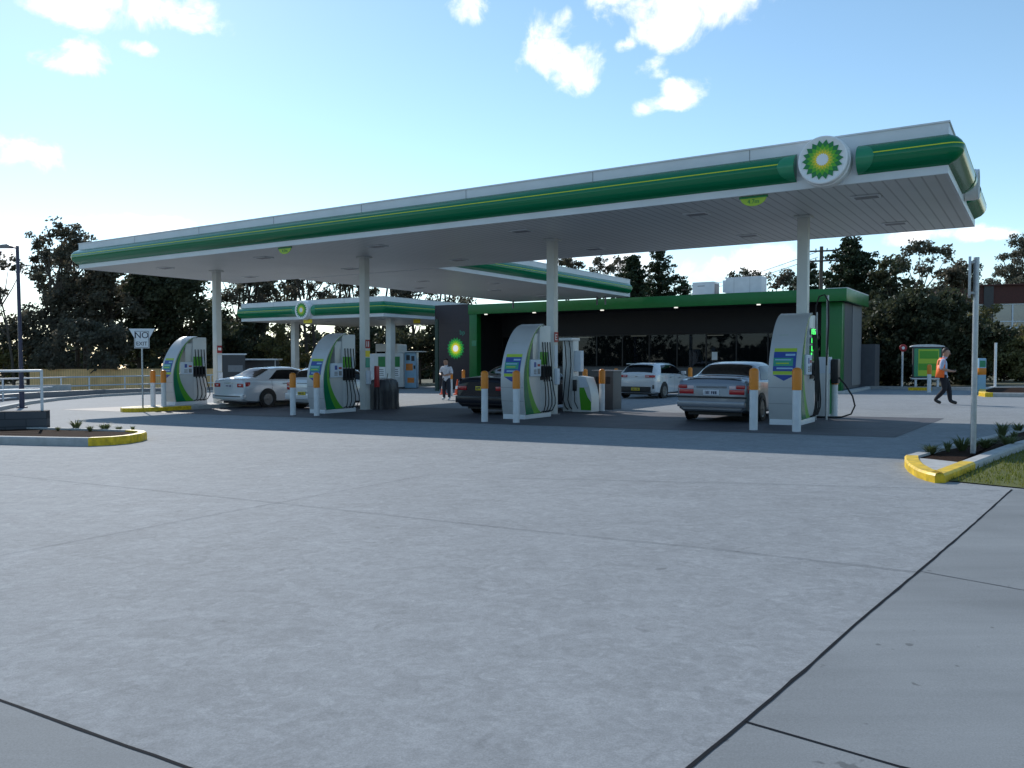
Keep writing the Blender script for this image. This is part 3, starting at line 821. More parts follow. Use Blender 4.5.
# second units of the islands ------------------------------------------------
x, y = gp(569,411.5); t = thing('hose_tower', 'slim white hose tower behind the third pump', 'fuel dispenser', (x, y, gz(x, y)), RZ)
MB().use('white_paint').box(-.22,.14,0,.34,.0,2.12,.015).build('tower_body', t)
MB().use('fascia_white').box(-.26,.17,-.16,.36,2.12,2.2,.012).build('top_arm', t)
for k in (0,1):
    xx = -.12+.16*k
    MB().use('rubber').tube([(xx,-.08,2.12),(xx+.05,-.1,1.9),(xx+.08,-.1,1.4),(xx+.02,-.1,.8),(xx-.03,-.09,.35),(xx+.04,-.08,.14),(xx+.1,-.02,.06)], .018, 6).build('hose', t)
MB().use('paper').box(.141,.36,.05,.25,1.2,1.82,.012).build('meter_box', t)
x, y = gp(581,412); t = thing('diesel_unit', 'short white pump unit with green front and sloping top', 'fuel dispenser', (x, y, gz(x, y)), RZ)
b = MB().use('white_paint'); b.prism([(-.3,0),(.34,0),(.34,.45),(.27,.75),(.16,1.02),(-.22,1.06),(-.3,.95)], 0, .5, 'xz'); b.build('unit_body', t)
b = MB().use('leaf_green'); b.prism([(.0,.06),(.33,.06),(.335,.3),(.22,.44),(.1,.72),(-.05,.72),(-.05,.55)], -.008, -.001, 'xz'); b.build('green_panel', t)
MB().use('paper').prism([(-.02,.74),(.24,.74),(.16,1.0),(-.1,1.03)], -.01, -.001, 'xz').build('display_panel', t)
MB().use('black_plastic').box(-.26,-.14,-.06,-.001,.62,.95,.015).tube([(-.2,-.05,.65),(-.16,-.1,.3),(-.06,-.08,.1)], .016, 6).build('nozzle', t)
x, y = gp(600,410); t = thing('bin_station', 'dark grey bin station standing behind the orange topped bollard', 'bin', (x, y, gz(x, y)), RZ)
MB().use('shop_grey').box(-.38,.32,.25,.85,0,1.18,.02).build('bin_body', t)
MB().use('black_plastic').box(-.28,.22,.235,.249,.8,1.02).build('bin_slot', t)
MB().use('mid_grey').box(-.41,.35,.22,.88,1.182,1.22,.01).build('bin_lid', t)
x, y = gp(822,418); t = thing('auto_gas_pump', 'narrow white gas pump with black looping hose on the right island', 'fuel dispenser', (x, y, gz(x, y)), RZ)
MB().use('white_paint').box(-.16,.16,0,.4,0,1.1,.012).build('unit_body', t)
MB().use('paper').box(-.1,.16,.02,.3,1.101,1.5,.015).build('meter_head', t)
MB().use('logo_dark').box(.161,.17,.05,.35,.1,.95).build('green_panel', t)
MB().use('black_plastic').box(.175,.34,.1,.38,.85,1.45,.03).build('nozzle_holder', t)
MB().use('rubber').tube([(.34,.2,1.0),(.5,.15,.82),(.68,.1,.55),(.74,.08,.32),(.66,.05,.12),(.45,.02,.04),(.1,-.05,.03),(-.2,-.1,.03)], .02, 7).build('hose', t)
x, y = gp(812,420); t = thing('hose_mast', 'thin mast with black hose arching over behind the right hand pump', 'mast', (x, y, gz(x, y)), RZ)
MB().use('galv').tube([(0.08,0,0),(0.08,0,2.55)], .022, 8).tube([(.3,.1,0),(.3,.1,2.95)], .03, 8).build('mast_pole', t)
MB().use('rubber').tube([(0.05,-.02,.05),(0.14,-.02,.6),(.10,-.02,1.5),(.06,-.02,2.2),(0.06,0,2.7),(.13,0,2.92),(.25,0,2.96),(.33,.04,2.8),(.34,.06,2.3),(.3,.06,1.3)], .018, 7).build('hose', t)
MB().use('sign_red').box(-.06,.04,-.06,-.02,.75,1.5,.01).build('red_tag', t)
# black draped cover beside the second column
x, y = gp(377,409.5); t = thing('covered_unit', 'unit wrapped in black plastic sheet beside the second column', 'covered unit', (x, y, gz(x, y)), RZ)
b = MB().use('cover_black'); rows = []
random.seed(3)
for zz, sc in ((0,1.04),(.25,1.0),(.6,1.0),(.88,.97),(.98,.86),(1.02,.5)):
    ring = []
    for k in range(40):
        a = 2*math.pi*k/40; c, s = math.cos(a), math.sin(a)
        rr = (abs(c)**5+abs(s)**5)**(-1/5); fold = 1+.035*math.sin(k*2.7)+random.uniform(-.018,.018)
        ring.append(b.bm.verts.new((.36*c*rr*sc*fold, .42*s*rr*sc*fold+.35, zz+random.uniform(-.012,.012)*(zz > .1))))
    rows.append(ring)
fs = []
for A, B in zip(rows, rows[1:]):
    for k in range(40): fs.append(b.bm.faces.new((A[k], A[(k+1)%40], B[(k+1)%40], B[k])))
b._fin(fs, True); b._fin([b.bm.faces.new(rows[-1])]); b.build('plastic_cover', t, angle=25)
MB().use('black_plastic').tube([(.16,.3,.98),(.22,.3,1.2)], .012, 6).build('handle', t)
x, y = gp(371,408); t = thing('fire_extinguisher', 'red extinguisher cabinet on the second column by the black cover', 'extinguisher', S(17.0,3.42), RZ)
MB().use('sign_red').box(.14,.24,-.08,.08,.75,1.45,.02).build('cabinet', t)

# ------------------------------------------------------------------ cars
def lerp(a, b, t): return a+(b-a)*t
def make_car(label, cat, u, v, st, paint, L, wheel_y, wr, glass_side, rear_glass, front_glass, rear, name='parked_car', track=.74, yaw=0):
    """st: rows (y, half width low, z low, half width belt, z belt, half width top, z top); rear at y=0, heading +y"""
    x, y = W(u, v); t = thing(name, label, cat, (x, y, gz(x, y)), RZ+yaw, 'cars at the pumps and shop')
    def section(r):
        y, wl, zl, wb, zb, wt, zt = r
        return [Vector(p) for p in ((0,y,zl),(wl*.86,y,zl),(wl*.97,y,zl+.06),((wl+wb)/2+.02,y,lerp(zl,zb,.45)),((wl+wb)/2*1.008+.012,y,lerp(zl,zb,.72)),
                (wb,y,zb-.03),(wb-.03,y,zb),(lerp(wb,wt,.5)+.012,y,lerp(zb,zt,.52)),(wt+.02,y,zt-.05),(wt-.06,y,zt-.008),(wt*.5,y,zt+.012),(0,y,zt+.018))]
    # refine stations with Catmull-Rom
    rows = []
    for i in range(len(st)-1):
        p = [st[max(0,i-1)], st[i], st[i+1], st[min(len(st)-1,i+2)]]
        n = 3
        for k in range(n):
            f = k/n
            rows.append(tuple(lerp(p[1][j], p[2][j], f) if (j == 0) else .5*(2*p[1][j]+(p[2][j]-p[0][j])*f*.8+0*(f)) if False else lerp(p[1][j], p[2][j], f*f*(3-2*f)*.35+f*.65) for j in range(7)))
    rows.append(st[-1])
    b = MB().use(paint); secs = [section(r) for r in rows]; R_ = []
    for s in secs:
        full = s+[Vector((-p.x,p.y,p.z)) for p in s[-2:0:-1]]
        R_.append([b.bm.verts.new(p) for p in full])
    fs = []; n = len(R_[0])
    for A, B in zip(R_, R_[1:]):
        for k in range(n): fs.append(b.bm.faces.new((A[k], A[(k+1)%n], B[(k+1)%n], B[k])))
    b._fin(fs, True); b._fin([b.bm.faces.new(R_[0]), b.bm.faces.new(R_[-1][::-1])], True)
    body = b.build('body', t, angle=33)
    def row_at(yy):
        for a, c in zip(rows, rows[1:]):
            if a[0] <= yy <= c[0]:
                f = (yy-a[0])/(c[0]-a[0]+1e-9); return tuple(lerp(a[j], c[j], f) for j in range(7))
        return rows[-1]
    def sidept(yy, s, sx, e=.008):                     # s: 0 belt .. 1 roof edge, on the body's side
        q = section(row_at(yy)); a, m, c = q[6], q[7], q[8]
        p = a.lerp(m, s*2) if s < .5 else m.lerp(c, (s-.5)*2)
        return Vector((sx*(p.x+e), yy, p.z+.001))
    for sx in (-1, 1):
        for (ya, yb, yc, yd) in glass_side:            # bottom ya-yb, top yc-yd
            b = MB().use('car_glass'); N = 8; M = 5; g = []
            for i in range(N+1):
                col = []
                for j in range(M+1):
                    s = .08+.80*j/M; f = i/N; yy = lerp(lerp(ya,yc,j/M), lerp(yb,yd,j/M), f)
                    col.append(b.bm.verts.new(sidept(yy, s, sx)))
                g.append(col)
            b._fin([b.bm.faces.new((g[i][j], g[i+1][j], g[i+1][j+1], g[i][j+1])) for i in range(N) for j in range(M)], True)
            b.build('side_window', t)
    def endglass(y0, y1, nm):
        b = MB().use('car_glass'); N = 8; M = 8; g = []
        for i in range(N+1):
            yy = lerp(y0, y1, i/N); q = section(row_at(yy)); top = q[8:]
            xs = [p.x for p in top]; row = []
            wmax = top[0].x*.93
            for j in range(-M, M+1):
                xx = abs(wmax*j/M)
                for a, c in zip(top[::-1], top[::-1][1:]):
                    if a.x <= xx <= c.x+1e-6:
                        f = (xx-a.x)/(c.x-a.x+1e-9); z = lerp(a.z, c.z, f); break
                else: z = top[0].z
                row.append(b.bm.verts.new((wmax*j/M, yy-(.006 if y1 > y0 and nm == 'rear_window' else -.006), z+.009)))
            g.append(row)
        b._fin([b.bm.faces.new((g[i][j], g[i+1][j], g[i+1][j+1], g[i][j+1])) for i in range(N) for j in range(2*M)], True)
        b.build(nm, t)
    endglass(*rear_glass, 'rear_window'); endglass(*front_glass, 'windscreen')
    for wy in wheel_y:
        for sx in (-1, 1):
            q = row_at(wy); xo = max(q[1], q[3])+.004
            b = MB().use('rubber'); b.lathe([(wr+.055, 0), (wr+.055, .028), (wr+.02,.03), (.05,.03)], 28, axis='x')
            o = b.build('wheel_arch', t); o.location = (sx*(xo-.006) if sx > 0 else -xo-.022, wy, wr+.01)
            b = MB().use('rubber'); b.lathe([(wr*.6,-.10),(wr*.93,-.10),(wr,-.075),(wr,.07),(wr*.95,.098),(wr*.70,.10),(wr*.67,.03)], 28, axis='x')
            o = b.build('wheel', t); o.location = (sx*(xo-.055), wy, wr)
            b = MB().use('rim_alloy'); b.lathe([(wr*.67,.085),(wr*.64,.098),(wr*.58,.088),(wr*.56,.05),(.01,.05)], 24, axis='x')
            for k in range(7):
                a = 2*math.pi*k/7; M_ = Matrix.Rotation(a, 4, 'X')
                b.box(.052,.085,-.028,.028,.04,wr*.60,.006,M_)
            b.lathe([(.05,.05),(.05,.09),(.02,.095)], 12, axis='x')
            r = b.build('rim', o)
            if sx < 0: o.rotation_euler = (0,0,math.pi)
    MB().use('black_plastic').box(-track+.1, track-.1, .25, L-.3, .16, .32).build('underbody', t)
    for sx in (-1, 1):
        my = glass_side[0][1]-.12; q = section(row_at(my)); xx = q[6].x
        b = MB().use(paint).box(xx-.02 if sx > 0 else -xx-.19, xx+.19 if sx > 0 else -xx+.02, my-.04, my+.08, q[6].z+.03, q[6].z+.17, .03); b.build('mirror', t)
        b = MB().use('mid_grey')
        for hy in rear['handles']:
            q = section(row_at(hy)); xx = max(q[4].x, q[5].x)+.006
            b.box(*(sorted((sx*xx, sx*(xx+.022)))), hy-.09, hy+.09, q[5].z-.10, q[5].z-.07, .004)
        b.build('door_handle', t)
        b = MB().use('black_plastic')
        for sy in rear['seams']:
            q = section(row_at(sy))
            for a, c in ((q[2],q[3]),(q[3],q[4]),(q[4],q[5])):
                b.face([(sx*(a.x+.003), sy-.006, a.z),(sx*(a.x+.003), sy+.006, a.z),(sx*(c.x+.003), sy+.006, c.z),(sx*(c.x+.003), sy-.006, c.z)])
        b.build('door_seam', t)
    return t, section, row_at
def tail_parts(t, spec):
    for nm, m, (x0,x1,z0,z1), y0, dep, mirror in spec:
        if x0 == 0: x0, mirror = -x1, False
        for sx in ((-1,1) if mirror else (1,)):
            a, c = sorted((sx*x0, sx*x1))
            MB().use(m).box(a, c, y0-dep, y0+.06, z0, z1, min(.02, (z1-z0)*.3)).build(nm, t)
def plate(t, m, z, y, w=.37, hgt=.115, seed=1):
    o = MB().use(m).box(-w/2, w/2, y-.012, y, z-hgt/2, z+hgt/2, .004).build('number_plate', t)
    b = MB().use('plate_ink'); rr = random.Random(seed); x = -w/2+.03
    for k in range(6):
        if k == 3: x += .02
        for q in range(3):
            xx = x+rr.uniform(0,.026); b.box(xx, xx+.009, y-.0145, y-.0123, z-.035, z+.035) if q < 2 else b.box(x, x+.034, y-.0145, y-.0123, z+rr.choice((-.035,-.004,.026)), z+rr.choice((.03,.036)))
        x += .047
    b.build('plate_marks', o)
# silver sedan at the right hand pump
st = [(0,.77,.30,.78,.84,.71,.88),(.04,.81,.26,.80,.93,.71,.985),(.14,.83,.24,.82,.965,.70,1.01),(.55,.86,.2,.84,.97,.70,1.03),(.78,.865,.2,.85,.965,.66,1.07),(1.35,.87,.19,.855,.95,.585,1.345),(1.75,.87,.19,.86,.945,.575,1.395),
      (2.35,.87,.19,.86,.935,.57,1.395),(2.75,.87,.19,.86,.925,.585,1.33),(3.35,.865,.19,.85,.905,.66,.965),(3.6,.86,.2,.84,.88,.70,.92),(4.1,.84,.2,.80,.80,.66,.84),(4.38,.78,.24,.74,.68,.6,.72),(4.46,.68,.3,.64,.55,.5,.58)]
t, sec, ra = make_car('silver sedan with red tail lights at the right hand pump', 'car', 4.92, 1.75, st, 'car_silver', 4.46, (.98,3.72), .31,
    [(1.12,3.1,1.55,2.62)], (.70,1.30), (2.84,3.34), dict(handles=(1.75,2.7), seams=(1.15,2.15,3.1)))
tail_parts(t, [('bumper','car_silver',(0,.80,.36,.50),.02,.10,True),('bumper_strip','black_plastic',(0,.825,.575,.615),.02,.075,True),
    ('tail_light','tail_red',(.42,.775,.66,.775),.0,.018,True),('tail_light','tail_red',(.58,.785,.785,.875),.0,.018,True),('reversing_light','tail_clear',(.42,.575,.785,.86),.0,.014,True),
    ('boot_trim','mid_grey',(-.36,.36,.80,.85),.0,.012,False)])
MB().use('car_silver').box(-.66,.66,.07,.22,1.02,1.05,.01).build('spoiler', t)
plate(t, 'plate_white', .70, -.001, .38, .13, 5)
for sx in (-1,1): MB().use('tail_red').box(*sorted((sx*.795,sx*.838)), .06,.24,.69,.86,.012).build('side_tail_light', t)
# white sedan at the leftmost pump
st = [(0,.80,.30,.80,.90,.71,.95),(.05,.83,.27,.82,.98,.70,1.03),(.12,.85,.24,.83,1.02,.70,1.07),(.5,.88,.2,.86,1.02,.70,1.10),(.68,.885,.2,.865,1.01,.66,1.14),(1.35,.89,.19,.875,1.0,.59,1.42),(1.8,.89,.19,.875,.985,.58,1.465),
      (2.4,.89,.19,.875,.97,.58,1.465),(2.85,.89,.19,.875,.96,.59,1.38),(3.45,.885,.19,.86,.94,.66,1.0),(3.7,.88,.2,.85,.91,.70,.95),(4.2,.86,.2,.82,.82,.66,.86),(4.46,.8,.24,.76,.7,.6,.74),(4.55,.7,.3,.66,.56,.5,.6)]
t, sec, ra = make_car('white sedan with its rear facing out at the leftmost pump', 'car', 22.95, 2.35, st, 'car_pearl', 4.55, (1.0,3.75), .325,
    [(1.1,3.2,1.62,2.7)], (.62,1.30), (2.95,3.44), dict(handles=(1.8,2.8), seams=(1.2,2.2,3.2)))
tail_parts(t, [('bumper','car_pearl',(0,.84,.34,.52),.02,.09,True),('bumper_strip','black_plastic',(0,.70,.42,.455),.02,.10,True),('tail_light','tail_red',(.47,.80,.76,.90),.0,.018,True),
    ('reversing_light','tail_clear',(.56,.70,.81,.86),.0,.024,True),('boot_trim','chrome',(-.25,.25,.90,.92),.0,.014,False)])
plate(t, 'plate_white', .80, -.001, .37, .12, 9)
for sx in (-1,1): MB().use('tail_red').box(*sorted((sx*.82,sx*.862)), .06,.26,.79,.95,.012).build('side_tail_light', t)
st3h = [(0,.76,.34,.77,.84,.69,.90),(.04,.80,.28,.80,.95,.70,1.0),(.1,.83,.23,.82,1.0,.66,1.06),(.42,.84,.2,.83,1.0,.60,1.30),(.72,.845,.19,.83,1.0,.57,1.40),(1.4,.85,.19,.835,.98,.57,1.42),(2.1,.85,.19,.835,.96,.57,1.41),(2.6,.85,.19,.835,.94,.58,1.33),(3.25,.84,.19,.825,.92,.62,1.0),(3.5,.835,.2,.81,.88,.64,.92),(3.95,.81,.2,.78,.8,.6,.82),(4.18,.76,.24,.72,.7,.56,.73),(4.26,.68,.3,.62,.56,.48,.6)]
# second pale car behind the bollards of pump two
t, sec, ra = make_car('pale grey small car half hidden behind the second pump and bollards', 'car', 19.55, 2.75, [(r[0]*.80, *r[1:]) for r in st3h], 'car_pearl', 3.41, (.66,2.74), .30,
    [(.5,2.4,.8,2.0)], (.096,.368), (2.16,2.59), dict(handles=(1.2,2.0), seams=(.8,1.56,2.36)))
tail_parts(t, [('bumper','car_pearl',(0,.84,.34,.55),.02,.09,True),('tail_light','tail_red',(.62,.80,.66,.92),.0,.02,True),('reversing_light','tail_clear',(.66,.78,.75,.80),.0,.026,True),('boot_trim','mid_grey',(-.3,.3,.88,.9),.0,.014,False)])
plate(t, 'plate_yellow', .55, -.07, .37, .11, 4)
# dark car at the third pump
st2 = [(0,.82,.30,.82,.86,.72,.92),(.05,.85,.26,.84,.96,.72,1.0),(.12,.87,.22,.85,1.0,.72,1.05),(.6,.90,.2,.88,1.01,.72,1.08),(1.0,.905,.2,.885,1.0,.68,1.11),(1.65,.91,.19,.89,.98,.60,1.37),(2.1,.91,.19,.89,.97,.59,1.41),
      (2.7,.91,.19,.89,.96,.59,1.40),(3.1,.91,.19,.89,.95,.6,1.33),(3.7,.905,.19,.88,.93,.66,.98),(3.95,.9,.2,.87,.91,.70,.95),(4.5,.88,.2,.84,.82,.66,.86),(4.76,.82,.24,.78,.7,.6,.74),(4.85,.72,.3,.68,.56,.5,.6)]
t, sec, ra = make_car('dark navy sedan partly hidden behind the third pump', 'car', 11.75, 2.2, st2, 'car_navy', 4.85, (1.1,4.0), .32,
    [(1.4,3.45,1.9,2.95)], (.95,1.6), (3.2,3.7), dict(handles=(2.0,3.0), seams=(1.45,2.45,3.45)))
tail_parts(t, [('bumper','car_navy',(0,.86,.34,.54),.02,.09,True),('tail_light','tail_red',(.50,.82,.70,.82),.0,.02,True)])
plate(t, 'plate_yellow', .76, -.001, .37, .11, 12)
# white hatchback in front of the shop
st3 = [(0,.78,.34,.79,.84,.71,.90),(.04,.83,.28,.82,.95,.72,1.0),(.1,.86,.23,.84,1.0,.68,1.06),(.42,.88,.2,.86,1.02,.60,1.36),(.72,.88,.19,.865,1.01,.58,1.45),(1.4,.88,.19,.87,.99,.59,1.475),
      (2.1,.88,.19,.87,.97,.59,1.47),(2.6,.88,.19,.87,.95,.6,1.38),(3.25,.875,.19,.855,.93,.66,1.02),(3.5,.87,.2,.84,.9,.68,.95),(3.95,.85,.2,.81,.8,.64,.84),(4.18,.79,.24,.75,.7,.6,.74),(4.26,.7,.3,.66,.56,.5,.6)]
t, sec, ra = make_car('white hatchback parked in front of the shop windows', 'car', 12.45, 14.2, st3, 'car_white', 4.26, (.82,3.42), .32,
    [(.62,3.0,1.0,2.5)], (.12,.46), (2.7,3.24), dict(handles=(1.5,2.5), seams=(1.0,1.95,2.95)))
tail_parts(t, [('bumper','black_plastic',(0,.64,.26,.50),.02,.09,True),('tail_light','tail_red',(.40,.82,.88,.98),.04,.07,True),('reversing_light','tail_clear',(.42,.58,.91,.95),.04,.08,True),
    ('fog_slot','black_plastic',(.73,.79,.42,.58),.02,.07,True),('badge','chrome',(-.06,.06,.9,.94),.0,.014,False)])
plate(t, 'plate_yellow', .40, -.07, .37, .11, 21)
MB().use('car_white').box(-.58,.58,.30,.50,1.41,1.45,.012).build('spoiler', t)

# ------------------------------------------------------------------ the shop
def shop():
    u0, u1, v0 = 6.33, 28.6, 24.6
    x, y = W(u0, v0); zb = gz(x, y); zg = -0.02
    t = thing('shop', 'low dark shop with green fascia behind the pumps', 'shop', (x, y, zb), RZ)
    L = u1-u0; z1 = 4.82-zb; zf = z1-.60; D = 12.0
    zl = gz(*W(u1, v0))-zb-.1
    # fascia band: front and right return
    MB().use('shop_green').box(-L,0,0,.18,zf,z1,.006).box(-.18,0,.18,5.9,zf,z1-.002,.004).build('fascia', t)
    MB().use('roof_metal').box(-L,-3.0,5.9,D,z1-.12,z1-.04).box(-L,-.18,.18,5.9,z1-.12,z1-.04).box(-.9,.0,.2,5.9,z1-.003,z1+.05).build('roof', t)
    MB().use('shop_dark').box(-L+.02,-.19,.19,3.6,zf+.05,zf+.1).build('soffit', t)
    MB().use('shop_green').box(-1.3,-.33,.75,1.3,zl,zf-.001,.006).build('corner_pier', t)
    o = MB().use('shop_green').box(-L+.05,-L+.62,.05,.5,zl,zf,.006).build('green_post', t)
    MB().use('cap_green').box(-L+.25,-L+.6,.03,.049,2.35,2.7).build('sign_plate', t)
    MB().use('side_grey').box(-3.0,-.361,5.6,5.9,zl,z1-.121).box(-3.0,-2.7,5.9,D,zl,z1-.121).box(-1.2,-.361,1.3,5.6,zl,z1-.121).box(-.361,-.33,1.302,5.9,zl,zf-.001).build('side_wall', t)
    b = MB().use('mid_grey').box(-.328,-.30,3.2,5.6,.2,zf-.02); b.build('side_panel', t)
    MB().use('side_grey').box(-.6,.35,5.95,7.4,zl,2.35).build('side_annex', t)
    gv = 3.4                                          # glazing set back under the overhang
    MB().use('shop_dark').box(-L+.3,-1.2,gv-.1,gv+.2,3.02,zf+.05).build('bulkhead', t)
    MB().use('shop_grey').box(-L+.3,-1.2,gv-.04,gv+.2,zl,1.05,.005).build('plinth_wall', t)
    MB().use('shop_dark').box(-L+.5,-3.0,D-.3,D,zl,z1-.121).box(-L+.0,-L+.3,.5,D,zl,z1-.121).box(-L+.3,-3.0,gv+.2,D-.3,-.12,-.02).build('inner_walls', t)
    n = 12; a0, a1 = -L+.3, -1.2
    for k in range(n):
        xa, xb = a0+(a1-a0)*k/n, a0+(a1-a0)*(k+1)/n
        f = MB().use('black_plastic').box(xa,xa+.07,gv-.02,gv+.08,1.06,3.01).box(xa+.07,xb,gv-.02,gv+.08,1.06,1.12).box(xa+.07,xb,gv-.02,gv+.08,2.95,3.01).build('window', t)
        MB().use('shop_glass').box(xa+.071,xb-.001,gv+.02,gv+.035,1.121,2.949).build('pane', f)
    for xx in (-4.2,-8.6,-13,-17.5,-21):
        MB().use('lamp_white').box(xx-.09,xx+.09,.06,.18,zf-.06,zf-.005,.01).build('downlight', t)
    for k, (xx, yy) in enumerate(((-4.5,6.5),(-9,7.5),(-13.5,6.2),(-18,7.5))):
        MB().use('lamp_white').box(xx-.5,xx+.5,yy-.08,yy+.08,2.98,3.02).build('ceiling_lamp', t)
    MB().use('shop_dark').box(-L+.3,-1.21,gv+.21,D-.31,3.03,3.1).build('ceiling', t)
    for xx in (-3.2,-7.6,-16.8): MB().use('sign_white').box(xx-.16,xx+.16,gv+.004,gv+.019,1.5,1.95).build('window_sticker', t)
    cols_ = ['orange_print','sky_print','lime','sign_red','logo_white','blue_print','logo_yellow']; rr = random.Random(5)
    for k, (xx, lab) in enumerate(((-4.4,'stocked shelf inside the shop, nearest its green corner pier'),(-8.9,'stocked shelf inside the shop, seen above the silver sedan'),(-13.4,'stocked shelf inside the shop, seen above the white hatchback'),(-17.9,'stocked shelf inside the shop, seen right of the third pump column'))):
        q = Matrix.Rotation(RZ,4,'Z') @ Vector((xx, 6.9, 0)); sh = thing('stocked_shelf', lab, 'shelf', (x+q.x, y+q.y, zb-.02), RZ, 'shelves inside the shop')
        MB().use('mid_grey').box(-1.6,1.6,.1,.6,0,.08).box(-1.6,1.6,.5,.6,.08,1.9).box(-1.6,1.6,.1,.5,.62,.65).box(-1.6,1.6,.1,.5,1.2,1.23).box(-1.6,1.6,.1,.5,1.86,1.9).build('rack', sh)
        for zz_ in (.08,.652,1.232):
            b = MB()
            for j in range(14):
                b.use(rr.choice(cols_)); b.box(-1.55+.22*j,-1.37+.22*j,.16,.4,zz_,zz_+rr.uniform(.25,.45))
            struct(b.build('goods', sh), 'stuff')
    # roof plant stands on the roof
    return t, zb+z1
shop_o, ZROOF = shop()
x, y = W(14.06, 26.8)
t = thing('roof_unit', 'plain boxy air conditioner on the shop roof, left one', 'air conditioner', (x, y, ZROOF-.04), RZ, 'air conditioners on the shop roof')
MB().use('ac_white').box(-.6,.62,-.4,.5,0,.86,.02).build('casing', t); MB().use('mid_grey').box(.622,.63,-.3,.4,.1,.75).box(-.3,.1,-.406,-.401,.62,.66).build('louvre', t)
x, y = W(11.84, 26.8)
t = thing('roof_unit', 'wide panelled air conditioner on the shop roof, right one', 'air conditioner', (x, y, ZROOF-.04), RZ, 'air conditioners on the shop roof')
MB().use('ac_white').box(-.95,.95,-.4,.6,.12,1.02,.02).box(-.85,.85,-.36,.5,0,.12).build('casing', t)
b = MB().use('mid_grey')
for xx in (-.5,.35): b.box(xx-.006,xx+.006,-.405,-.401,.15,1.0)
b.build('panel_seam', t); MB().use('fascia_white').box(-1.15,-.951,-.3,.4,.25,.9,.01).build('duct', t)
# brown clad wall with the emblem
x, y = W(28.62, 24.75); zb = gz(x, y); t = thing('clad_wall', 'dark brown clad wall carrying the round green and yellow emblem', 'wall', (x, y, zb), RZ)
MB().use('brown_cladding').box(-2.75,0,0,.4,-.1,4.88-zb,.006).build('cladding', t)
b = MB().use('black_plastic')
for k in range(1,8): b.box(-2.748,-.002,-.003,.001,.6*k-.006,.6*k+.006)
b.build('cladding_joints', t)
zc = 1.5+.55-zb+.05
em_b = emblem(.70,-.008); em_b.mi = [n+'_lit' for n in em_b.mi]
em = em_b.build('emblem', t); em.location = (-1.05,-.02,zc)
lettering('bp', .42, 'teal_print', t, (-.55,-.006,zc+1.0))
x, y = gp(437,391); t = thing('downpipe', 'thin dark green post left of the brown clad wall', 'post', (x, y, gz(x, y)), RZ)
MB().use('dark_green').box(-.11,.11,-.05,.05,0,4.3).build('post', t)

# diesel side: cabinet, vending machine, cones
x, y = gp(403.5,388.8); zb = gz(x, y); RC = -.12
t = thing('storage_cabinet', 'white two door cabinet with green notices under the truck canopy', 'cabinet', (x, y, zb), RC)
MB().use('white_paint').box(-2.05,0,0,1.6,.12,2.42,.02).build('cabinet_body', t)
MB().use('dark_grey').box(-2.0,-.05,.05,1.5,0,.12).build('cabinet_base', t)
for xx in (-1.52,-.5):
    MB().use('logo_dark').box(xx-.25,xx+.25,-.012,-.001,1.5,2.2).build('green_notice', t)
    MB().use('logo_white').box(xx-.25,xx+.25,-.012,-.001,.8,1.48).build('white_notice', t)
    b = MB().use('mid_grey')
    for k in range(4): b.box(xx-.17,xx+.15-.03*(k%2),-.016,-.0125,.9+.13*k,.95+.13*k)
    b.build('notice_text', t)
MB().use('fascia_white').box(-2.6,-2.07,.1,1.5,0,2.4,.02).build('side_bay', t)
MB().use('mid_grey').box(-1.03,-1.02,-.004,0,.2,2.3).box(-1.1,-.9,-.02,-.001,2.0,2.1).build('door_gap', t)
x, y = gp(410,388.6); zb = gz(x, y)
t = thing('vending_machine', 'pale blue vending machine with orange pictures beside the white cabinet', 'vending machine', (x, y, zb), RC)
MB().use('sky_print').box(-.38,.42,.0,.8,.05,2.5,.03).build('machine_body', t)
MB().use('dark_grey').box(-.36,.40,.05,.75,0,.05).build('foot', t)
MB().use('orange_print').box(-.28,.2,-.012,-.001,1.25,1.72).build('picture', t); MB().use('orange_print').box(-.18,.3,-.012,-.001,.4,.75).build('picture', t)
MB().use('dark_grey').box(-.25,.0,-.012,-.001,1.95,2.3).box(.1,.32,-.012,-.001,1.9,2.25).build('buttons', t)
MB().use('black_plastic').box(.27,.38,-.05,-.001,1.35,1.6,.01).build('coin_box', t)
MB().use('white_paint').box(-.9,.95,-.3,.9,2.51,2.58).build('shelter_roof', t)
x, y = gp(376,388); t = thing('truck_cab', 'white boxy vehicle top showing above the white cabinet', 'truck', (x, y+5, gz(x, y+5)), RC)
b = MB().use('white_paint').box(-.9,.9,0,3.0,.6,3.35,.08); b.build('body', t)
MB().use('car_glass').box(-.82,-.1,-.012,-.001,2.35,2.75).build('rear_window', t)
for wy in (.6,2.4):
    for sx in (-.8,.8): MB().use('rubber').lathe([(.2,-.12),(.42,-.12),(.42,.12),(.2,.12)],20,axis='x').build('wheel', t).location = (sx, wy, .42)
def cone(px, py, lab):
    x, y = gp(px, py); t = thing('traffic_cone', lab, 'traffic cone', (x, y, gz(x, y)), 0, 'traffic cones')
    MB().use('cone_orange').box(-.2,.2,-.2,.2,0,.04,.01).lathe([(.15,.04),(.11,.30)],18).lathe([(.085,.46),(.03,.78),(.02,.79)],18).build('cone_body', t)
    MB().use('logo_white').lathe([(.111,.301),(.086,.459)],18).build('white_band', t)
    return t
c = cone(457.5,394.8,'orange traffic cone with white band beside the dark car')
x, y = gp(443.5,394.5); dup(c, (x, y, gz(x, y)), 0, 'orange traffic cone half hidden behind the standing man')
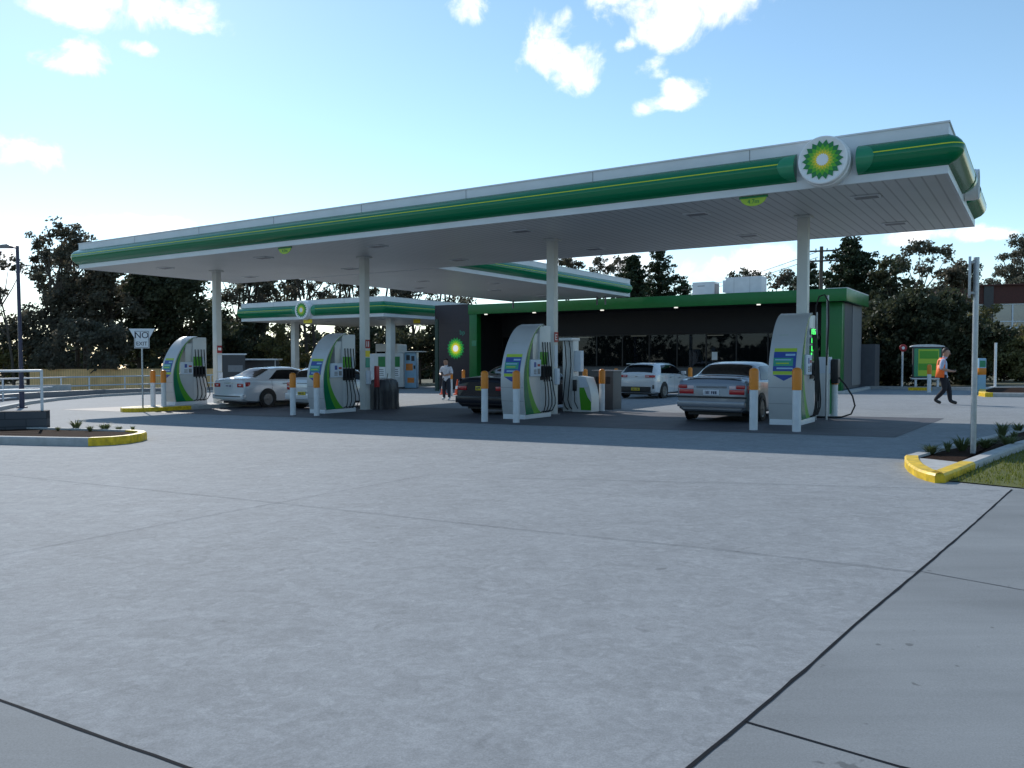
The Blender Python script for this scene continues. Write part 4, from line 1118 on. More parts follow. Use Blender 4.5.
def railing(name, label, P, hgt, rails, n_posts, m='rail_paint', base=0.0, r=.025):
    P = [Vector((x, y, gz(x, y)+base)) for x, y in P]
    t = thing(name, label, 'railing', tuple(P[0])); o = Vector(P[0])
    ln = [0]
    for a, c in zip(P, P[1:]): ln.append(ln[-1]+(c-a).length)
    def at_(s):
        for i in range(len(P)-1):
            if s <= ln[i+1]+1e-6: return P[i].lerp(P[i+1], (s-ln[i])/(ln[i+1]-ln[i]))
        return P[-1]
    b = MB().use(m)
    for z in rails: b.tube([p-o+Vector((0,0,z)) for p in P], r, 8)
    b.build('rails', t)
    for k in range(n_posts):
        p = at_(ln[-1]*k/(n_posts-1))-o
        MB().use(m).tube([p+Vector((0,0,-.02)), p+Vector((0,0,hgt))], r*1.1, 8).build('post', t)
    return t
def back_wall_and_rails():
    # dark block wall with rail (left foreground)
    a, c = Vector(gp(-70,437.5)), Vector(gp(47,433.5)); d = (c-a); ln = d.length; ang = math.atan2(d.y, d.x)
    zb = gz(*c)
    t = thing('block_wall', 'low dark blockwork wall in the left garden bed', 'wall', (c.x, c.y, zb), ang)
    MB().use('block_wall').box(-ln-3,0,0,.38,-.1,.50,.008).build('wall_body', t)
    nrm = Vector((-d.y, d.x)).normalized()*.19
    A = Vector(a)+nrm; B = Vector(c)+nrm-d.normalized()*.12
    railing('handrail', 'pale metal handrail standing on the low dark wall', [tuple(A-(d.normalized()*3)), tuple(B)], .92, (.90,.47), 4, base=.49, r=.028)
    # rail along the curved drive
    railing('guard_rail', 'long pale guard rail along the far edge of the drive', [gp(-60,412), gp(0,401.5), gp(40,397.5), gp(70,395), gp(120,392.8), gp(180,391), gp(250,390), gp(330,389.5)], 1.12, (1.1,.55,.12), 15, r=.04)
back_wall_and_rails()
kb = [gp(-60,424), gp(0,411), gp(30,404.5), gp(60,400.5), gp(100,397), gp(140,394.8), gp(200,392.8), gp(280,391.2), gp(372,390.2)]
def kerb_line(name, pts, w, hgt, m='kerb_concrete'):
    A = off_line(pts, 0); B = off_line(pts, w); b = MB().use(m)
    for i in range(len(pts)-1):
        g = lambda p, z: (p[0], p[1], gz(*p)+z)
        b.face([g(A[i],-.02), g(A[i+1],-.02), g(A[i+1],hgt), g(A[i],hgt)])
        b.face([g(A[i],hgt), g(A[i+1],hgt), g(B[i+1],hgt), g(B[i],hgt)])
        b.face([g(B[i],hgt), g(B[i+1],hgt), g(B[i+1],-.02), g(B[i],-.02)])
    return struct(b.build(name))
kerb_line('kerb', kb, .25, .14)
kerb_line('kerb', off_line(kb, 3.0), .5, .32, 'mid_grey')
a, c = Vector(gp(-40,399)), Vector(gp(72,396.2))
d = c-a; t = thing('concrete_wall', 'low pale concrete wall behind the guard rail at left', 'wall', (c.x, c.y, gz(*c)), math.atan2(d.y, d.x))
MB().use('kerb_concrete').box(-d.length,0,.6,.85,-.1,.66,.01).build('wall_body', t)
a, c = Vector(gp(30,392.2)), Vector(gp(330,387.2)); d = c-a
t = thing('timber_fence', 'tan timber paling fence below the left trees', 'fence', (a.x, a.y, gz(*a)), math.atan2(d.y, d.x))
MB().use('palings').box(0,d.length,0,.03,0,1.62).build('paling_panel', t)
b = MB().use('palings').box(0,d.length,-.03,.06,1.62,1.68); b.build('top_rail', t)
for k in range(9): MB().use('wood_pole').box(d.length*k/8-.05,d.length*k/8+.05,.031,.13,0,1.6).build('post', t)
# fence / shed shapes beyond the white sedan
x, y = gp(232,391.0); t = thing('notice_board', 'dark notice board with pale top edge behind the white sedan', 'notice board', (x, y, gz(x, y)), 0)
MB().use('dark_grey').box(-.9,.9,0,.08,0,2.45).build('board', t); MB().use('ac_white').box(-1.0,1.0,-.05,.13,2.45,2.55).build('top_edge', t); MB().use('mid_grey').box(-.25,.75,-.012,-.001,1.3,1.75).box(-.1,.7,-.012,-.001,.9,1.0).build('lettering_panel', t)
x, y = gp(255,390.2); t = thing('shelter', 'long dark shelter with pale roof edge behind the white sedan', 'shelter', (x, y, gz(x, y)), 0)
MB().use('dark_grey').box(-1.6,1.5,.6,.7,0,2.1).build('back_wall', t); MB().use('ac_white').box(-1.7,1.6,0,1.2,2.1,2.2).build('roof', t)
for xx in (-1.5,1.4): MB().use('galv').tube([(xx,.1,0),(xx,.1,2.1)],.04).build('post', t)

# ------------------------------------------------------------------ poles, signs
x, y = W(23.9,-.38); z = gz(x, y)+.14
t = thing('no_exit_sign', 'white no exit sign on the back of an inverted triangle', 'sign', (x, y, z), 0)
MB().use('galv').tube([(0,0,-.02),(0,0,2.05)], .028, 10).build('pole', t)
b = MB().use('sign_white'); b.prism([(-.46,2.62),(.46,2.62),(.40,2.70),(-.40,2.70)][::-1] if False else [(-.44,2.66),(.44,2.66),(.40,2.60),(.07,2.02),(-.07,2.02),(-.40,2.60)], .0, .012, 'xz'); b.build('triangle_plate', t)
o = MB().use('sign_white').box(-.255,.255,-.016,-.001,2.0,2.60,.004).build('plate', t)
b = MB().use('sign_ink')
for q in ((-.235,.235,2.565,2.58),(-.235,.235,2.02,2.033),(-.235,-.222,2.033,2.565),(.222,.235,2.033,2.565)): b.box(q[0],q[1],-.019,-.0162,q[2],q[3])
b.build('border', o)
lettering('NO', .30, 'sign_ink', o, (0,-.018,2.43)); lettering('EXIT', .185, 'sign_ink', o, (0,-.018,2.15))
x, y = gp(22,408); t = thing('lamp_post', 'tall dark lamp post at the left beside the drive', 'street lamp', (x, y, gz(x, y)), 0)
MB().use('lamp_post').box(-.14,.14,-.14,.14,-.01,.05).tube([(0,0,0),(0,0,.9)],.095,12,.09).tube([(0,0,.9),(-.06,0,6.28)],.08,12,.06).build('post', t)
MB().use('lamp_post').tube([(-.06,0,6.2),(-.4,-.1,6.24)],.03,8).build('arm', t)
b = MB().use('mid_grey'); b.prism([(-1.0,6.20),(-.30,6.20),(-.2,6.26),(-.34,6.33),(-.95,6.27)], -.2, .1, 'xz'); b.build('lamp_head', t)
x, y = gp(973,453.6,.06); t = thing('sign_pole', 'tall grey galvanised sign pole seen edge on in the right bed', 'sign pole', (x, y, gz(x, y)+.06), R(-29.5))
MB().use('galv').tube([(0,0,-.03),(0,0,2.70)], .036, 14).build('pole', t)
MB().use('galv').box(-.095,-.062,-.25,.25,2.16,2.69,.004).build('sign_plate', t)
b = MB().use('galv')
for z in (2.2,2.62): b.box(-.062,.0,-.03,.03,z,z+.03)
b.build('bracket', t)
x, y = gp(902,388.2); t = thing('round_sign', 'small red round sign on a thin white pole by the hedge', 'sign', (x, y, gz(x, y)), 0)
MB().use('logo_white').tube([(0,0,0),(0,0,2.2)],.05,8).build('pole', t)
MB().use('sign_red').lathe([(.02,-.075),(.2,-.075),(.2,-.052),(.02,-.052)],24,(0,0,2.14),'y').build('disc', t); MB().use('logo_white').lathe([(.01,-.079),(.08,-.079),(.08,-.0755),(.01,-.0755)],16,(0,0,2.14),'y').build('disc_mark', t)
x, y = gp(995,388.5); t = thing('marker_pole', 'plain thin pale pole in the far right planting', 'pole', (x, y, gz(x, y)), 0)
MB().use('logo_white').tube([(0,0,0),(0,0,2.3)],.06,8).build('pole', t)
x, y = gp(927,388.6); t = thing('poster_board', 'green poster board with pale curved top by the hedge', 'poster board', (x, y, gz(x, y)), -.1)
MB().use('dark_grey').box(-.72,.72,0,.12,.55,2.15,.02).build('frame', t)
b = MB().use('cap_green'); b.box(-.66,.66,-.012,-.001,.62,2.08); b.build('poster', t)
b = MB().use('lime').box(-.46,.56,-.016,-.0125,.66,2.04); b.use('leaf_green').box(-.44,.5,-.02,-.0165,.95,1.3).box(-.4,.52,-.02,-.0165,1.55,1.95); b.build('poster_picture', t)
b = MB().use('ac_white'); P = [(.85*math.cos(a), 2.16+.13*math.sin(a)) for a in [math.pi*i/10 for i in range(11)]]; b.prism(P, -.05, .17, 'xz'); b.build('top_cap', t)
MB().use('ac_white').box(-.78,.78,-.03,.15,.48,.549).box(-.6,-.5,.02,.1,0,.48).box(.5,.6,.02,.1,0,.48).build('stand', t)
x, y = gp(981,392.8); t = thing('tall_bollard', 'tall pale post with orange band behind the sign pole', 'bollard', (x, y, gz(x, y)), 0)
MB().use('sky_print').box(-.16,.16,-.08,.08,0,1.5,.02).build('post', t); MB().use('orange_sleeve').box(-.165,.165,-.085,.085,.78,1.08,.01).build('band', t); MB().use('cap_green').box(-.13,.13,-.086,-.081,1.12,1.4).build('panel', t)
# power pole and wires far behind the shop
p = at(820.5, 330, 62); zt = at(820.5,246.5,62).z; zb = gz(p.x, p.y)
t = thing('power_pole', 'timber power pole with cross arms rising behind the shop', 'power pole', (p.x, p.y, zb), R(-20))
MB().use('wood_pole').tube([(0,0,-.1),(0,0,zt-zb)], .17, 10, .13).build('pole', t)
for dz in (.35,1.1):
    b = MB().use('wood_pole').box(-1.15,1.15,-.2,-.11,zt-zb-dz-.07,zt-zb-dz+.05)
    b.build('cross_arm', t)
    for xx in (-1.0,-.4,.4,1.0): MB().use('mid_grey').lathe([(.04,0),(.05,.1),(.02,.16)],8,(xx,-.15,zt-zb-dz+.05)).build('insulator', t)
for k, (y0, y1, lab) in enumerate(((251.5,276,'upper thin cable running left from the power pole'),(257,278.5,'lower thin cable running left from the power pole'))):
    A = at(818, y0, 61.8); B = at(640, y1+9, 95); pts = [A.lerp(B, i/14)+Vector((0,0,-1.2*math.sin(math.pi*i/14))) for i in range(15)]
    o = MB().use('dark_grey').tube([q-A for q in pts], .022, 5).build('power_line', None, None, A); tag(o, lab, 'cable', 'cables from the power pole')

# far right kerbs and footpath of the shop
kerb_line('kerb', [gp(866,388.5), gp(842,393.5), gp(820,394.5), gp(700,391.5), gp(560,390.5)], .3, .12)
o = MB().use('kerb_yellow')
kerb_line('kerb', [gp(1100,390), gp(978.5,390.2), gp(868,388.6)], .25, .14)
kerb_line('kerb', [gp(932,390.6), gp(909,390.4)], .12, .15, 'kerb_yellow')
P = [gp(979,392.5), gp(978.5,396), gp(985,397), gp(993,397), gp(1120,398.5), gp(1120,388), gp(991,389.6)]
planter('far kerbed bed with yellow nose behind the sign pole', P, .25, .16, [0,1,2])

# ------------------------------------------------------------------ the house far right
def house():
    a = at(940, 320, 88); c = at(1110, 320, 83); d = Vector((c.x-a.x, c.y-a.y)); ln = d.length; zt = 1.5+at(980,285.5,87).z-1.5
    zb = gz(a.x, a.y); H = at(985,285.5,86).z-zb
    t = thing('brick_house', 'dark red brick building with white framed windows at far right', 'building', (a.x, a.y, zb), math.atan2(d.y, d.x))
    MB().use('brick_brown').box(0,ln,0,9,0,H-4.6).box(0,ln,0,9,H-1.9,H).box(0,ln,.25,9,H-4.6,H-1.9).build('wall', t)
    MB().use('brick_brown').box(-.3,ln+.3,-.3,9.3,H,H+.14).build('roof', t)
    n = int(ln/4.6)
    for k in range(n+1): MB().use('dark_grey').box(k*4.6-.45,k*4.6+.45,-.12,-.001,0,H-.01).build('pier', t)
    for k in range(n):
        xa, xb = k*4.6+.46, (k+1)*4.6-.46
        f = MB().use('paper').box(xa,xb,.1,.2,H-4.6,H-4.4).box(xa,xb,.1,.2,H-2.02,H-1.9).box((xa+xb)/2-.07,(xa+xb)/2+.07,.1,.2,H-4.4,H-2.02).box(xa,(xa+xb)/2-.07,.1,.2,H-3.85,H-3.75).box((xa+xb)/2+.07,xb,.1,.2,H-3.85,H-3.75).build('window', t)
        MB().use('side_glass').box(xa,xb,.21,.23,H-4.4,H-2.02).build('pane', f)
mat('side_glass', (.10,.15,.19), .08, spec=.9)
house()

# ------------------------------------------------------------------ trees
def leafcloud(b, c, r, n, size, rng, flat=.75):
    for _ in range(n):
        while True:
            p = Vector((rng.uniform(-1,1), rng.uniform(-1,1), rng.uniform(-1,1)))
            if p.length <= 1: break
        p = p*(.55+.45*p.length); q = Vector(c)+Vector((p.x*r, p.y*r, p.z*r*flat))
        a = Vector((rng.gauss(0,1), rng.gauss(0,1), rng.gauss(0,1))).normalized()
        d = a.orthogonal().normalized(); e = a.cross(d)
        s = size*rng.uniform(.6,1.3)
        b.face([q-d*s-e*s*.45, q+d*s*.2-e*s*.6, q+d*s+e*s*.2, q-d*s*.1+e*s*.55])
def tree(label, base, hgt, blobs, leafm, barkm='bark', size=.2, dens=90, trunk_r=None, name='gum_tree', stems=1, lean=0, seed=1, clump=1.0, group='trees around the station', flat=.75):
    """blobs: (dx, dy, z, radius) crown regions relative to the base; each filled with small clumps"""
    rng = random.Random(seed); x, y = base; zb = gz(x, y)
    t = thing(name, label, 'tree', (x, y, zb), 0, group)
    tr = trunk_r or hgt*.018
    tb = MB().use(barkm); fol = MB().use(leafm)
    for sidx in range(stems):
        ox = (sidx-(stems-1)/2)*hgt*.05
        top = Vector((lean*hgt*.25+ox*1.5, 0, hgt*.82)); pts = []
        for i in range(8):
            f = i/7; pts.append(Vector((ox+(top.x-ox)*f*f+rng.uniform(-.1,.1)*hgt*.02, rng.uniform(-.1,.1)*hgt*.02, -.2+top.z*f)))
        tb.tube(pts, tr, 7, tr*.25)
    for (dx, dy, z, r) in blobs:
        f = min(.8, max(.25, (z-r*.8)/hgt)); root = Vector((lean*hgt*.25*f*f, 0, hgt*.82*f*.9))
        c = Vector((dx, dy, z))
        mid = root.lerp(c, .55)+Vector((0,0,-.06*hgt*rng.uniform(.2,1)))
        tb.tube([root, mid, c], [tr*.5, tr*.3, tr*.1], 5)
        k = max(4, int(3.6*r*r/clump/clump))
        k = min(k, 34)
        for _ in range(k):
            v = Vector((rng.gauss(0,1), rng.gauss(0,1), rng.gauss(0,1))).normalized()*r*rng.uniform(.35,1.0)
            v.z *= .8; q = c+v
            if rng.random() < .5: tb.tube([c.lerp(q,.1), q], [tr*.12, tr*.04], 4)
            leafcloud(fol, q, clump*rng.uniform(.5,1.15), int(dens*rng.uniform(.4,.85)), size*.82, rng, flat)
    tb.build('trunk', t); fol.build('crown', t)
    return t
def conifer(label, base, hgt, rad, leafm='leaf_conifer', seed=1, size=.2, tiers=15, droop=-.15, name='conifer_tree', n=34):
    rng = random.Random(seed); x, y = base; zb = gz(x, y)
    t = thing(name, label, 'tree', (x, y, zb), 0, 'trees around the station')
    tb = MB().use('bark'); tb.tube([(0,0,-.2),(0,0,hgt*.5),(0,0,hgt)], [hgt*.022, hgt*.013, .02], 8); fol = MB().use(leafm)
    for i in range(tiers):
        f = (i+.3)/tiers; z0_ = hgt*(.06+.92*f); r = rad*(1-f)**.8*rng.uniform(.75,1.15)+.15
        for k in range(7):
            a = 2*math.pi*(k+rng.random())/7; rr = r*rng.uniform(.5,1.15); z = min(hgt*.99, z0_+rng.uniform(-.6,.6)*hgt/tiers); d = Vector((math.cos(a), math.sin(a), droop+.25*f))
            tb.tube([(0,0,z), tuple(Vector((0,0,z))+d*rr)], [.04,.012], 4)
            for q in range(max(2, int(rr/.42))):
                p = Vector((0,0,z))+d*rr*((q+.7)/max(2, int(rr/.42)))
                leafcloud(fol, p+Vector((rng.uniform(-.2,.2),rng.uniform(-.2,.2),rng.uniform(-.2,.1))), rng.uniform(.3,.55), n, size*.8, rng, .6)
    tb.build('trunk', t); fol.build('crown', t)
    return t
def rb(seed, n, cx, cz, rx, rz, r0, r1, ry=None):
    rng = random.Random(seed); out = []
    for _ in range(n):
        a = rng.uniform(0, 6.28); q = math.sqrt(rng.random())
        out.append((cx+rx*q*math.cos(a), (ry or rx)*.6*rng.uniform(-1,1), cz+rz*q*math.sin(a), rng.uniform(r0, r1)))
    return out
def base_at(px, Y): p = at(px, 388, Y); return (p.x, p.y)
def zt(py, Y, px=512): return at(px, py, Y).z          # world height of an image row at a depth
# left wood
tree('tall open gum tree with round topmost clump left of the main canopy', base_at(58,66), 14, [(.6,0,13.0,1.3),(-1.3,0,12.0,1.0),(1.9,0,12.2,1.1),(3.4,0,11.3,1.3),(4.4,0,10.0,1.4),(1.2,0,11.3,1.0),(4.0,0,8.0,1.5),(2.3,0,10.6,1.3),(.4,0,10.6,.9),(3.2,0,9.2,1.3),(-1.6,0,9.2,.7),(1.4,0,8.6,1.3),(-.2,0,7.2,1.5),(2.6,0,7.2,1.5),(-1.5,0,6.0,1.5),(1,0,5.4,1.8),(3.2,0,5.2,1.7)], 'leaf_gum', seed=4, size=.17, dens=80, clump=.62, stems=2)
tree('thin sparse gum tree leaning at the left frame edge', base_at(14,60), 11, [(-1.3,0,9.7,.8),(-.2,0,9.4,.7),(.7,0,9.0,.5),(-1.0,0,7.3,.5),(-1.6,0,6,.5)], 'leaf_gum', seed=5, size=.15, dens=60, clump=.5, lean=-.5, trunk_r=.12)
tree('bushy tree behind the lamp post at the left', base_at(28,64), 6.5, rb(8,11,0,3.6,2.6,1.6,.9,1.5), 'leaf_gum', seed=8, size=.17, dens=90, clump=.7)
tree('pale olive bush at the left edge behind the white wall', base_at(4,62), 4.5, rb(9,8,-.8,2.2,2.2,1.2,.8,1.2), 'leaf_olive', seed=9, size=.16, dens=80, clump=.7)
tree('dark gum tree with dense crown under the canopy left end', base_at(108,68), 13.5, rb(11,17,0,7.6,3.4,3.7,.9,1.6), 'leaf_gum', seed=11, size=.19, dens=80, clump=.75, stems=2)
tree('dark gum tree filling the gap between the tall open gum and the canopy', base_at(82,72), 14, rb(17,16,0,9.2,2.6,3.4,.9,1.5), 'leaf_gum', seed=17, size=.19, dens=85, clump=.75, stems=2)
tree('dense dark tree behind the no exit sign', base_at(140,70), 12.8, rb(12,22,0,6.3,3.4,4.4,1.1,1.8), 'leaf_dark', seed=12, size=.2, dens=100, clump=.8)
tree('broad dark tree behind the leftmost pump', base_at(182,70), 13, rb(13,24,0,6.2,3.4,5.0,1.1,1.8), 'leaf_dark', seed=13, size=.2, dens=100, clump=.8)
tree('low dark shrubby tree left of the no exit sign', base_at(88,60), 6.2, rb(14,11,0,3.2,2.8,1.8,.9,1.4), 'leaf_gum', seed=14, size=.17, dens=100, clump=.7)
tree('dark bushy tree behind the leftmost column', base_at(215,74), 9, rb(15,16,0,4.6,3.2,2.8,1.1,1.7), 'leaf_dark', seed=15, size=.19, dens=100, clump=.8)
# wood behind the truck canopy: slim trunks, light showing through
for k, (px, Y, hh, lab) in enumerate(((238,84,15,'slim gum tree just right of the leftmost column'), (262,80,15.5,'gum tree with pale stem above the left end of the truck canopy'), (286,88,17,'forked gum tree above the round emblem of the truck canopy'),
        (312,82,16,'leaning dark gum tree right of the truck canopy emblem'), (338,86,16,'gum tree seen just left of the second column'), (362,90,17,'gum tree seen behind the second column'), (385,84,16,'gum tree with bare stems above the truck canopy corner'),
        (412,82,15,'gum tree above the right arm of the truck canopy'), (438,80,13.5,'gum tree rising behind the brown clad wall'))):
    tree(lab, base_at(px,Y), hh, rb(30+k,15,(-1)**k*.5,hh*.62,2.9,hh*.30,.7,1.25), 'leaf_gum', 'bark', seed=30+k, size=.18, dens=58, clump=.62, stems=2, lean=(-1)**k*.35, trunk_r=.22)
tree('olive green sunlit bush left of the second pump', base_at(283,74), 6.2, rb(50,10,0,3.4,1.7,1.9,.7,1.1), 'leaf_olive', seed=50, size=.16, dens=70, clump=.62)
tree('dark rounded tree below the truck canopy left end', base_at(248,78), 7.2, rb(51,14,0,4.0,2.6,2.2,.9,1.4), 'leaf_dark', seed=51, size=.19, dens=100, clump=.75)
tree('dark undergrowth tree behind the vending machine', base_at(420,72), 6.5, rb(52,16,0,3.6,3.2,2.2,1,1.5), 'leaf_dark', seed=52, size=.19, dens=100, clump=.8)
tree('dark undergrowth tree behind the white storage cabinet', base_at(362,80), 6.8, rb(53,16,0,3.4,3.6,2.0,1,1.5), 'leaf_dark', seed=53, size=.19, dens=100, clump=.8)
# behind the shop roof
conifer('narrow dark cypress above the shop roof', base_at(632,80), zt(256,80)-gz(0,80), 3.6, 'leaf_conifer', 61, .18, 30, .45, n=50)
conifer('open spruce tree above the shop roof right of the cypress', base_at(659,84), zt(247,84)-gz(0,84), 6.6, 'leaf_conifer', 62, .16, 24, -.05, n=30)
tree('small round gum crown left of the cypress', base_at(600,95), zt(258,95)-gz(0,95), [(0,0,zt(266,95)-gz(0,95),1.1),(1,0,zt(272,95)-gz(0,95),.8),(-.8,0,zt(272,95)-gz(0,95),.7)], 'leaf_gum', seed=63, size=.18, dens=60, clump=.6)
tree('rounded crown just above the rear link canopy edge', base_at(566,95), zt(259,95)-gz(0,95), [(0,0,zt(264,95)-gz(0,95),1.3),(1.2,0,zt(267,95)-gz(0,95),1.0)], 'leaf_gum', seed=64, size=.18, dens=70, clump=.6)
tree('thin pale gum crown touching the cypress on its left', base_at(619,98), zt(258,98)-gz(0,98), [(0,0,zt(264,98)-gz(0,98),.9),(-.6,0,zt(271,98)-gz(0,98),.7)], 'leaf_gum', seed=65, size=.17, dens=45, clump=.5)
conifer('small conifer beside the left roof air conditioner', base_at(683,86), zt(279,86)-gz(0,86), 1.6, 'leaf_conifer', 66, .18, 10)
tree('bushy crown above the right roof air conditioner', base_at(745,80), zt(275,80)-gz(0,80), [(0,0,zt(279,80)-gz(0,80),.8),(1.2,0,zt(279,80)-gz(0,80),.7),(-1.2,0,zt(279,80)-gz(0,80),.7)], 'leaf_dark', seed=67, size=.16, dens=60, clump=.5)
tree('bushy tree right of the roof air conditioners', base_at(782,76), zt(272,76)-gz(0,76), [(0,0,zt(277,76)-gz(0,76),.6),(.8,0,zt(283,76)-gz(0,76),1.1),(-.8,0,zt(285,76)-gz(0,76),.9)], 'leaf_gum', seed=68, size=.17, dens=60, clump=.55)
conifer('tall dark conifer behind the right end of the shop', base_at(850,66), zt(237,66)-gz(20,66), 6.0, 'leaf_conifer', 69, .17, 24, .15, n=42)
conifer('dark conifer left of the power pole', base_at(806,72), zt(262,72)-gz(20,72), 4.2, 'leaf_conifer', 70, .17, 20, .1)
# right hand wood
tree('dark tree behind the right side of the shop', base_at(886,62), zt(262,62)-gz(28,62), [(0,0,zt(270,62)-gz(28,62),1.3),(.2,0,7,1.8),(-.6,0,5.4,1.8),(1.2,0,5.6,1.6)], 'leaf_dark', seed=71, size=.19, dens=90, clump=.7)
H = zt(237,70)-gz(36,70)
tree('open gum tree with feathery crown right of the main canopy', base_at(917,70), H, [(0,0,H-.9,1.1),(-1.3,0,H-1.7,.9),(1.3,0,H-1.0,.9),(2.4,0,H-1.6,.8),(-1.6,0,H-2.6,.8),(.4,0,H-2.6,.9),(3.2,0,H-2.8,.7),(-.4,0,H-4,.8),(1.9,0,H-4.2,.7),(-1.2,0,H-4.8,.8),(1.0,0,H-5.2,.9)], 'leaf_grey', 'bark_pale', seed=72, size=.17, dens=62, clump=.55, lean=.1, trunk_r=.13)
H = zt(258,64)-gz(34,64)
tree('palm like tree with mop crown on a slim dark trunk', base_at(961,64), H, [(0,0,H-1.1,1.0),(-1.2,0,H-1.3,1.1),(.7,0,H-1.9,.8),(-.4,0,H-2.0,.9)], 'leaf_gum', seed=73, size=.17, dens=110, clump=.6, trunk_r=.16)
H = zt(232,104)-gz(64,104)
tree('grey green tree at the right frame edge above the brick building', base_at(1012,104), H*1.0, [(.6,0,H-1,1.4),(-1.6,0,H-3,.9),(.8,0,H-3,1.7),(-1.4,0,H-5,1.6),(1.2,0,H-5.2,1.9),(-2.6,0,H-6.2,1.0),(.2,0,H-6.8,1.8),(2.4,0,H-6,1.8)], 'leaf_grey', 'bark_pale', seed=74, size=.17, dens=90, clump=.65)
tree('pale tree crown just above the brick building roof', base_at(1000,96), zt(281,96)-gz(55,96), [(0,0,zt(286,96)-gz(55,96),1.0),(2,0,zt(284,96)-gz(55,96),1.2),(-2,0,zt(287,96)-gz(55,96),.9)], 'leaf_grey', seed=75, size=.17, dens=60, clump=.6)
for k, (px, Y, py, lab) in enumerate(((878,50,303,'tall dark hedge shrub right behind the shop side'),(900,48,296,'tall dark hedge shrub behind the red round sign'),(922,47,287,'tall dark hedge shrub behind the poster board'),(944,48,290,'tall dark hedge shrub behind the walking man'),(964,50,297,'dark hedge shrub left of the grey sign pole'))):
    H = zt(py,Y)-gz(24,Y)
    tree(lab, base_at(px,Y), H, rb(80+k,20,0,H*.48,1.5,H*.44,.75,1.15), 'leaf_dark', seed=80+k, size=.16, dens=95, clump=.62, name='hedge_shrub', group='dark hedge at the back right')
for k, (px, Y, py, lab, m) in enumerate(((984,58,318,'mid green shrub below the brick building windows','leaf_dark'),(1004,56,322,'olive shrub with pale leaves right of the thin pale pole','leaf_olive'),(1024,55,322,'olive shrub at the right frame edge','leaf_olive'),(974,62,300,'yellowish shrub behind the grey sign pole','leaf_olive'))):
    H = zt(py,Y)-gz(33,Y)
    tree(lab, base_at(px,Y), H, rb(90+k,15,0,H*.5,1.5,H*.42,.7,1.05), m, seed=90+k, size=.15, dens=70, clump=.58, name='garden_shrub', group='shrubs below the brick building')

# far woodland that closes the view, and the one across the road behind the camera
rng = random.Random(99); b = MB().use('leaf_dark')
def wood(x, y, hgt, n, sz):
    z0 = gz(x, y)
    for _ in range(n):
        f = rng.random(); q = Vector((x+rng.gauss(0,1.6), y+rng.gauss(0,1.6), z0+hgt*f))
        leafcloud(b, q, rng.uniform(.7,1.3), 9, sz, rng, .8)
for i in range(150):
    x = -95+i*1.35; y = (118 if x < 5 else 104)+rng.uniform(-5,5)
    wood(x, y, rng.uniform(4.0,7.0)*(1.0 if abs(x) > 12 else .75), 26, .5)
for i in range(40):
    wood(-70+i*4.2+rng.uniform(-2,2), -46+rng.uniform(-5,5), rng.choice((3,5,7,10,13)), 40, .55)
for i in range(30):
    wood(-78+rng.uniform(-5,5), -48+i*3.2, rng.choice((3,4,6,8,11,13)), 40, .55)
struct(b.build('far_wood'), 'stuff')
sheet('road', [(-300,-13.5),(300,-13.5),(300,-24),(-300,-24)], .006, 'asphalt')

# ------------------------------------------------------------------ people
def person(label, loc, rotz, J, bones, extra, name='person'):
    """J: joint -> (pos, radius); bones: (a, b, material)"""
    t = thing(name, label, 'person', loc, rotz)
    names = list(J); idx = {n: i for i, n in enumerate(names)}
    me = bpy.data.meshes.new('body'); me.from_pydata([J[n][0] for n in names], [(idx[a], idx[b]) for a, b, _ in bones], [])
    o = bpy.data.objects.new('tmp', me); COL.objects.link(o)
    md = o.modifiers.new('Skin', 'SKIN'); md.use_smooth_shade = True; md.branch_smoothing = .6
    for i, n in enumerate(names):
        sv = me.skin_vertices[0].data[i]; r = J[n][1]; r = r if isinstance(r, tuple) else (r, r); q = 1.2 if r[0] > .03 else 1.0; sv.radius = (r[0]*q, r[1]*q); sv.use_root = (n == 'pelvis')
    s = o.modifiers.new('Sub', 'SUBSURF'); s.levels = 2; s.render_levels = 2
    dg = bpy.context.evaluated_depsgraph_get(); m2 = bpy.data.meshes.new_from_object(o.evaluated_get(dg)); bpy.data.objects.remove(o)
    m2.materials.clear(); mi = []
    for a, b, m in bones:
        if m not in mi: mi.append(m); m2.materials.append(MATS[m])
    segs = [(Vector(J[a][0]), Vector(J[b][0]), mi.index(m), *[(J[k][1] if not isinstance(J[k][1], tuple) else J[k][1][0]) for k in (a, b)]) for a, b, m in bones]
    for p in m2.polygons:
        c = p.center; best = None
        for a, b, k, ra_, rb_ in segs:
            d = b-a; f = max(0, min(1, (c-a).dot(d)/max(1e-9, d.length_squared))); q = (c-(a+d*f)).length/(ra_+(rb_-ra_)*f)
            if best is None or q < best[0]: best = (q, k)
        p.material_index = best[1]; p.use_smooth = True
    body = bpy.data.objects.new('body', m2); COL.objects.link(body); body.parent = t
    extra(t)
    return t
def hand(J, bones, side, wrist, d, m='skin'):
    w = Vector(J[wrist][0]); d = Vector(d).normalized(); s = d.orthogonal().normalized(); n = d.cross(s)
    pm = side+'palm'; J[pm] = (tuple(w+d*.07), .03); bones.append((wrist, pm, m))
    for k, (o, l) in enumerate(((-.03,.06),(-.01,.075),(.01,.07),(.03,.055))):
        a = w+d*.10+s*o; f1 = f'{side}f{k}a'; f2 = f'{side}f{k}b'
        J[f1] = (tuple(a), .010); J[f2] = (tuple(a+d*l*.8+n*l*.45), .008); bones += [(pm, f1, m), (f1, f2, m)]
    a = w+d*.06+s*-.045; J[side+'thumb'] = (tuple(a+d*.035), .010); bones.append((pm, side+'thumb', m))
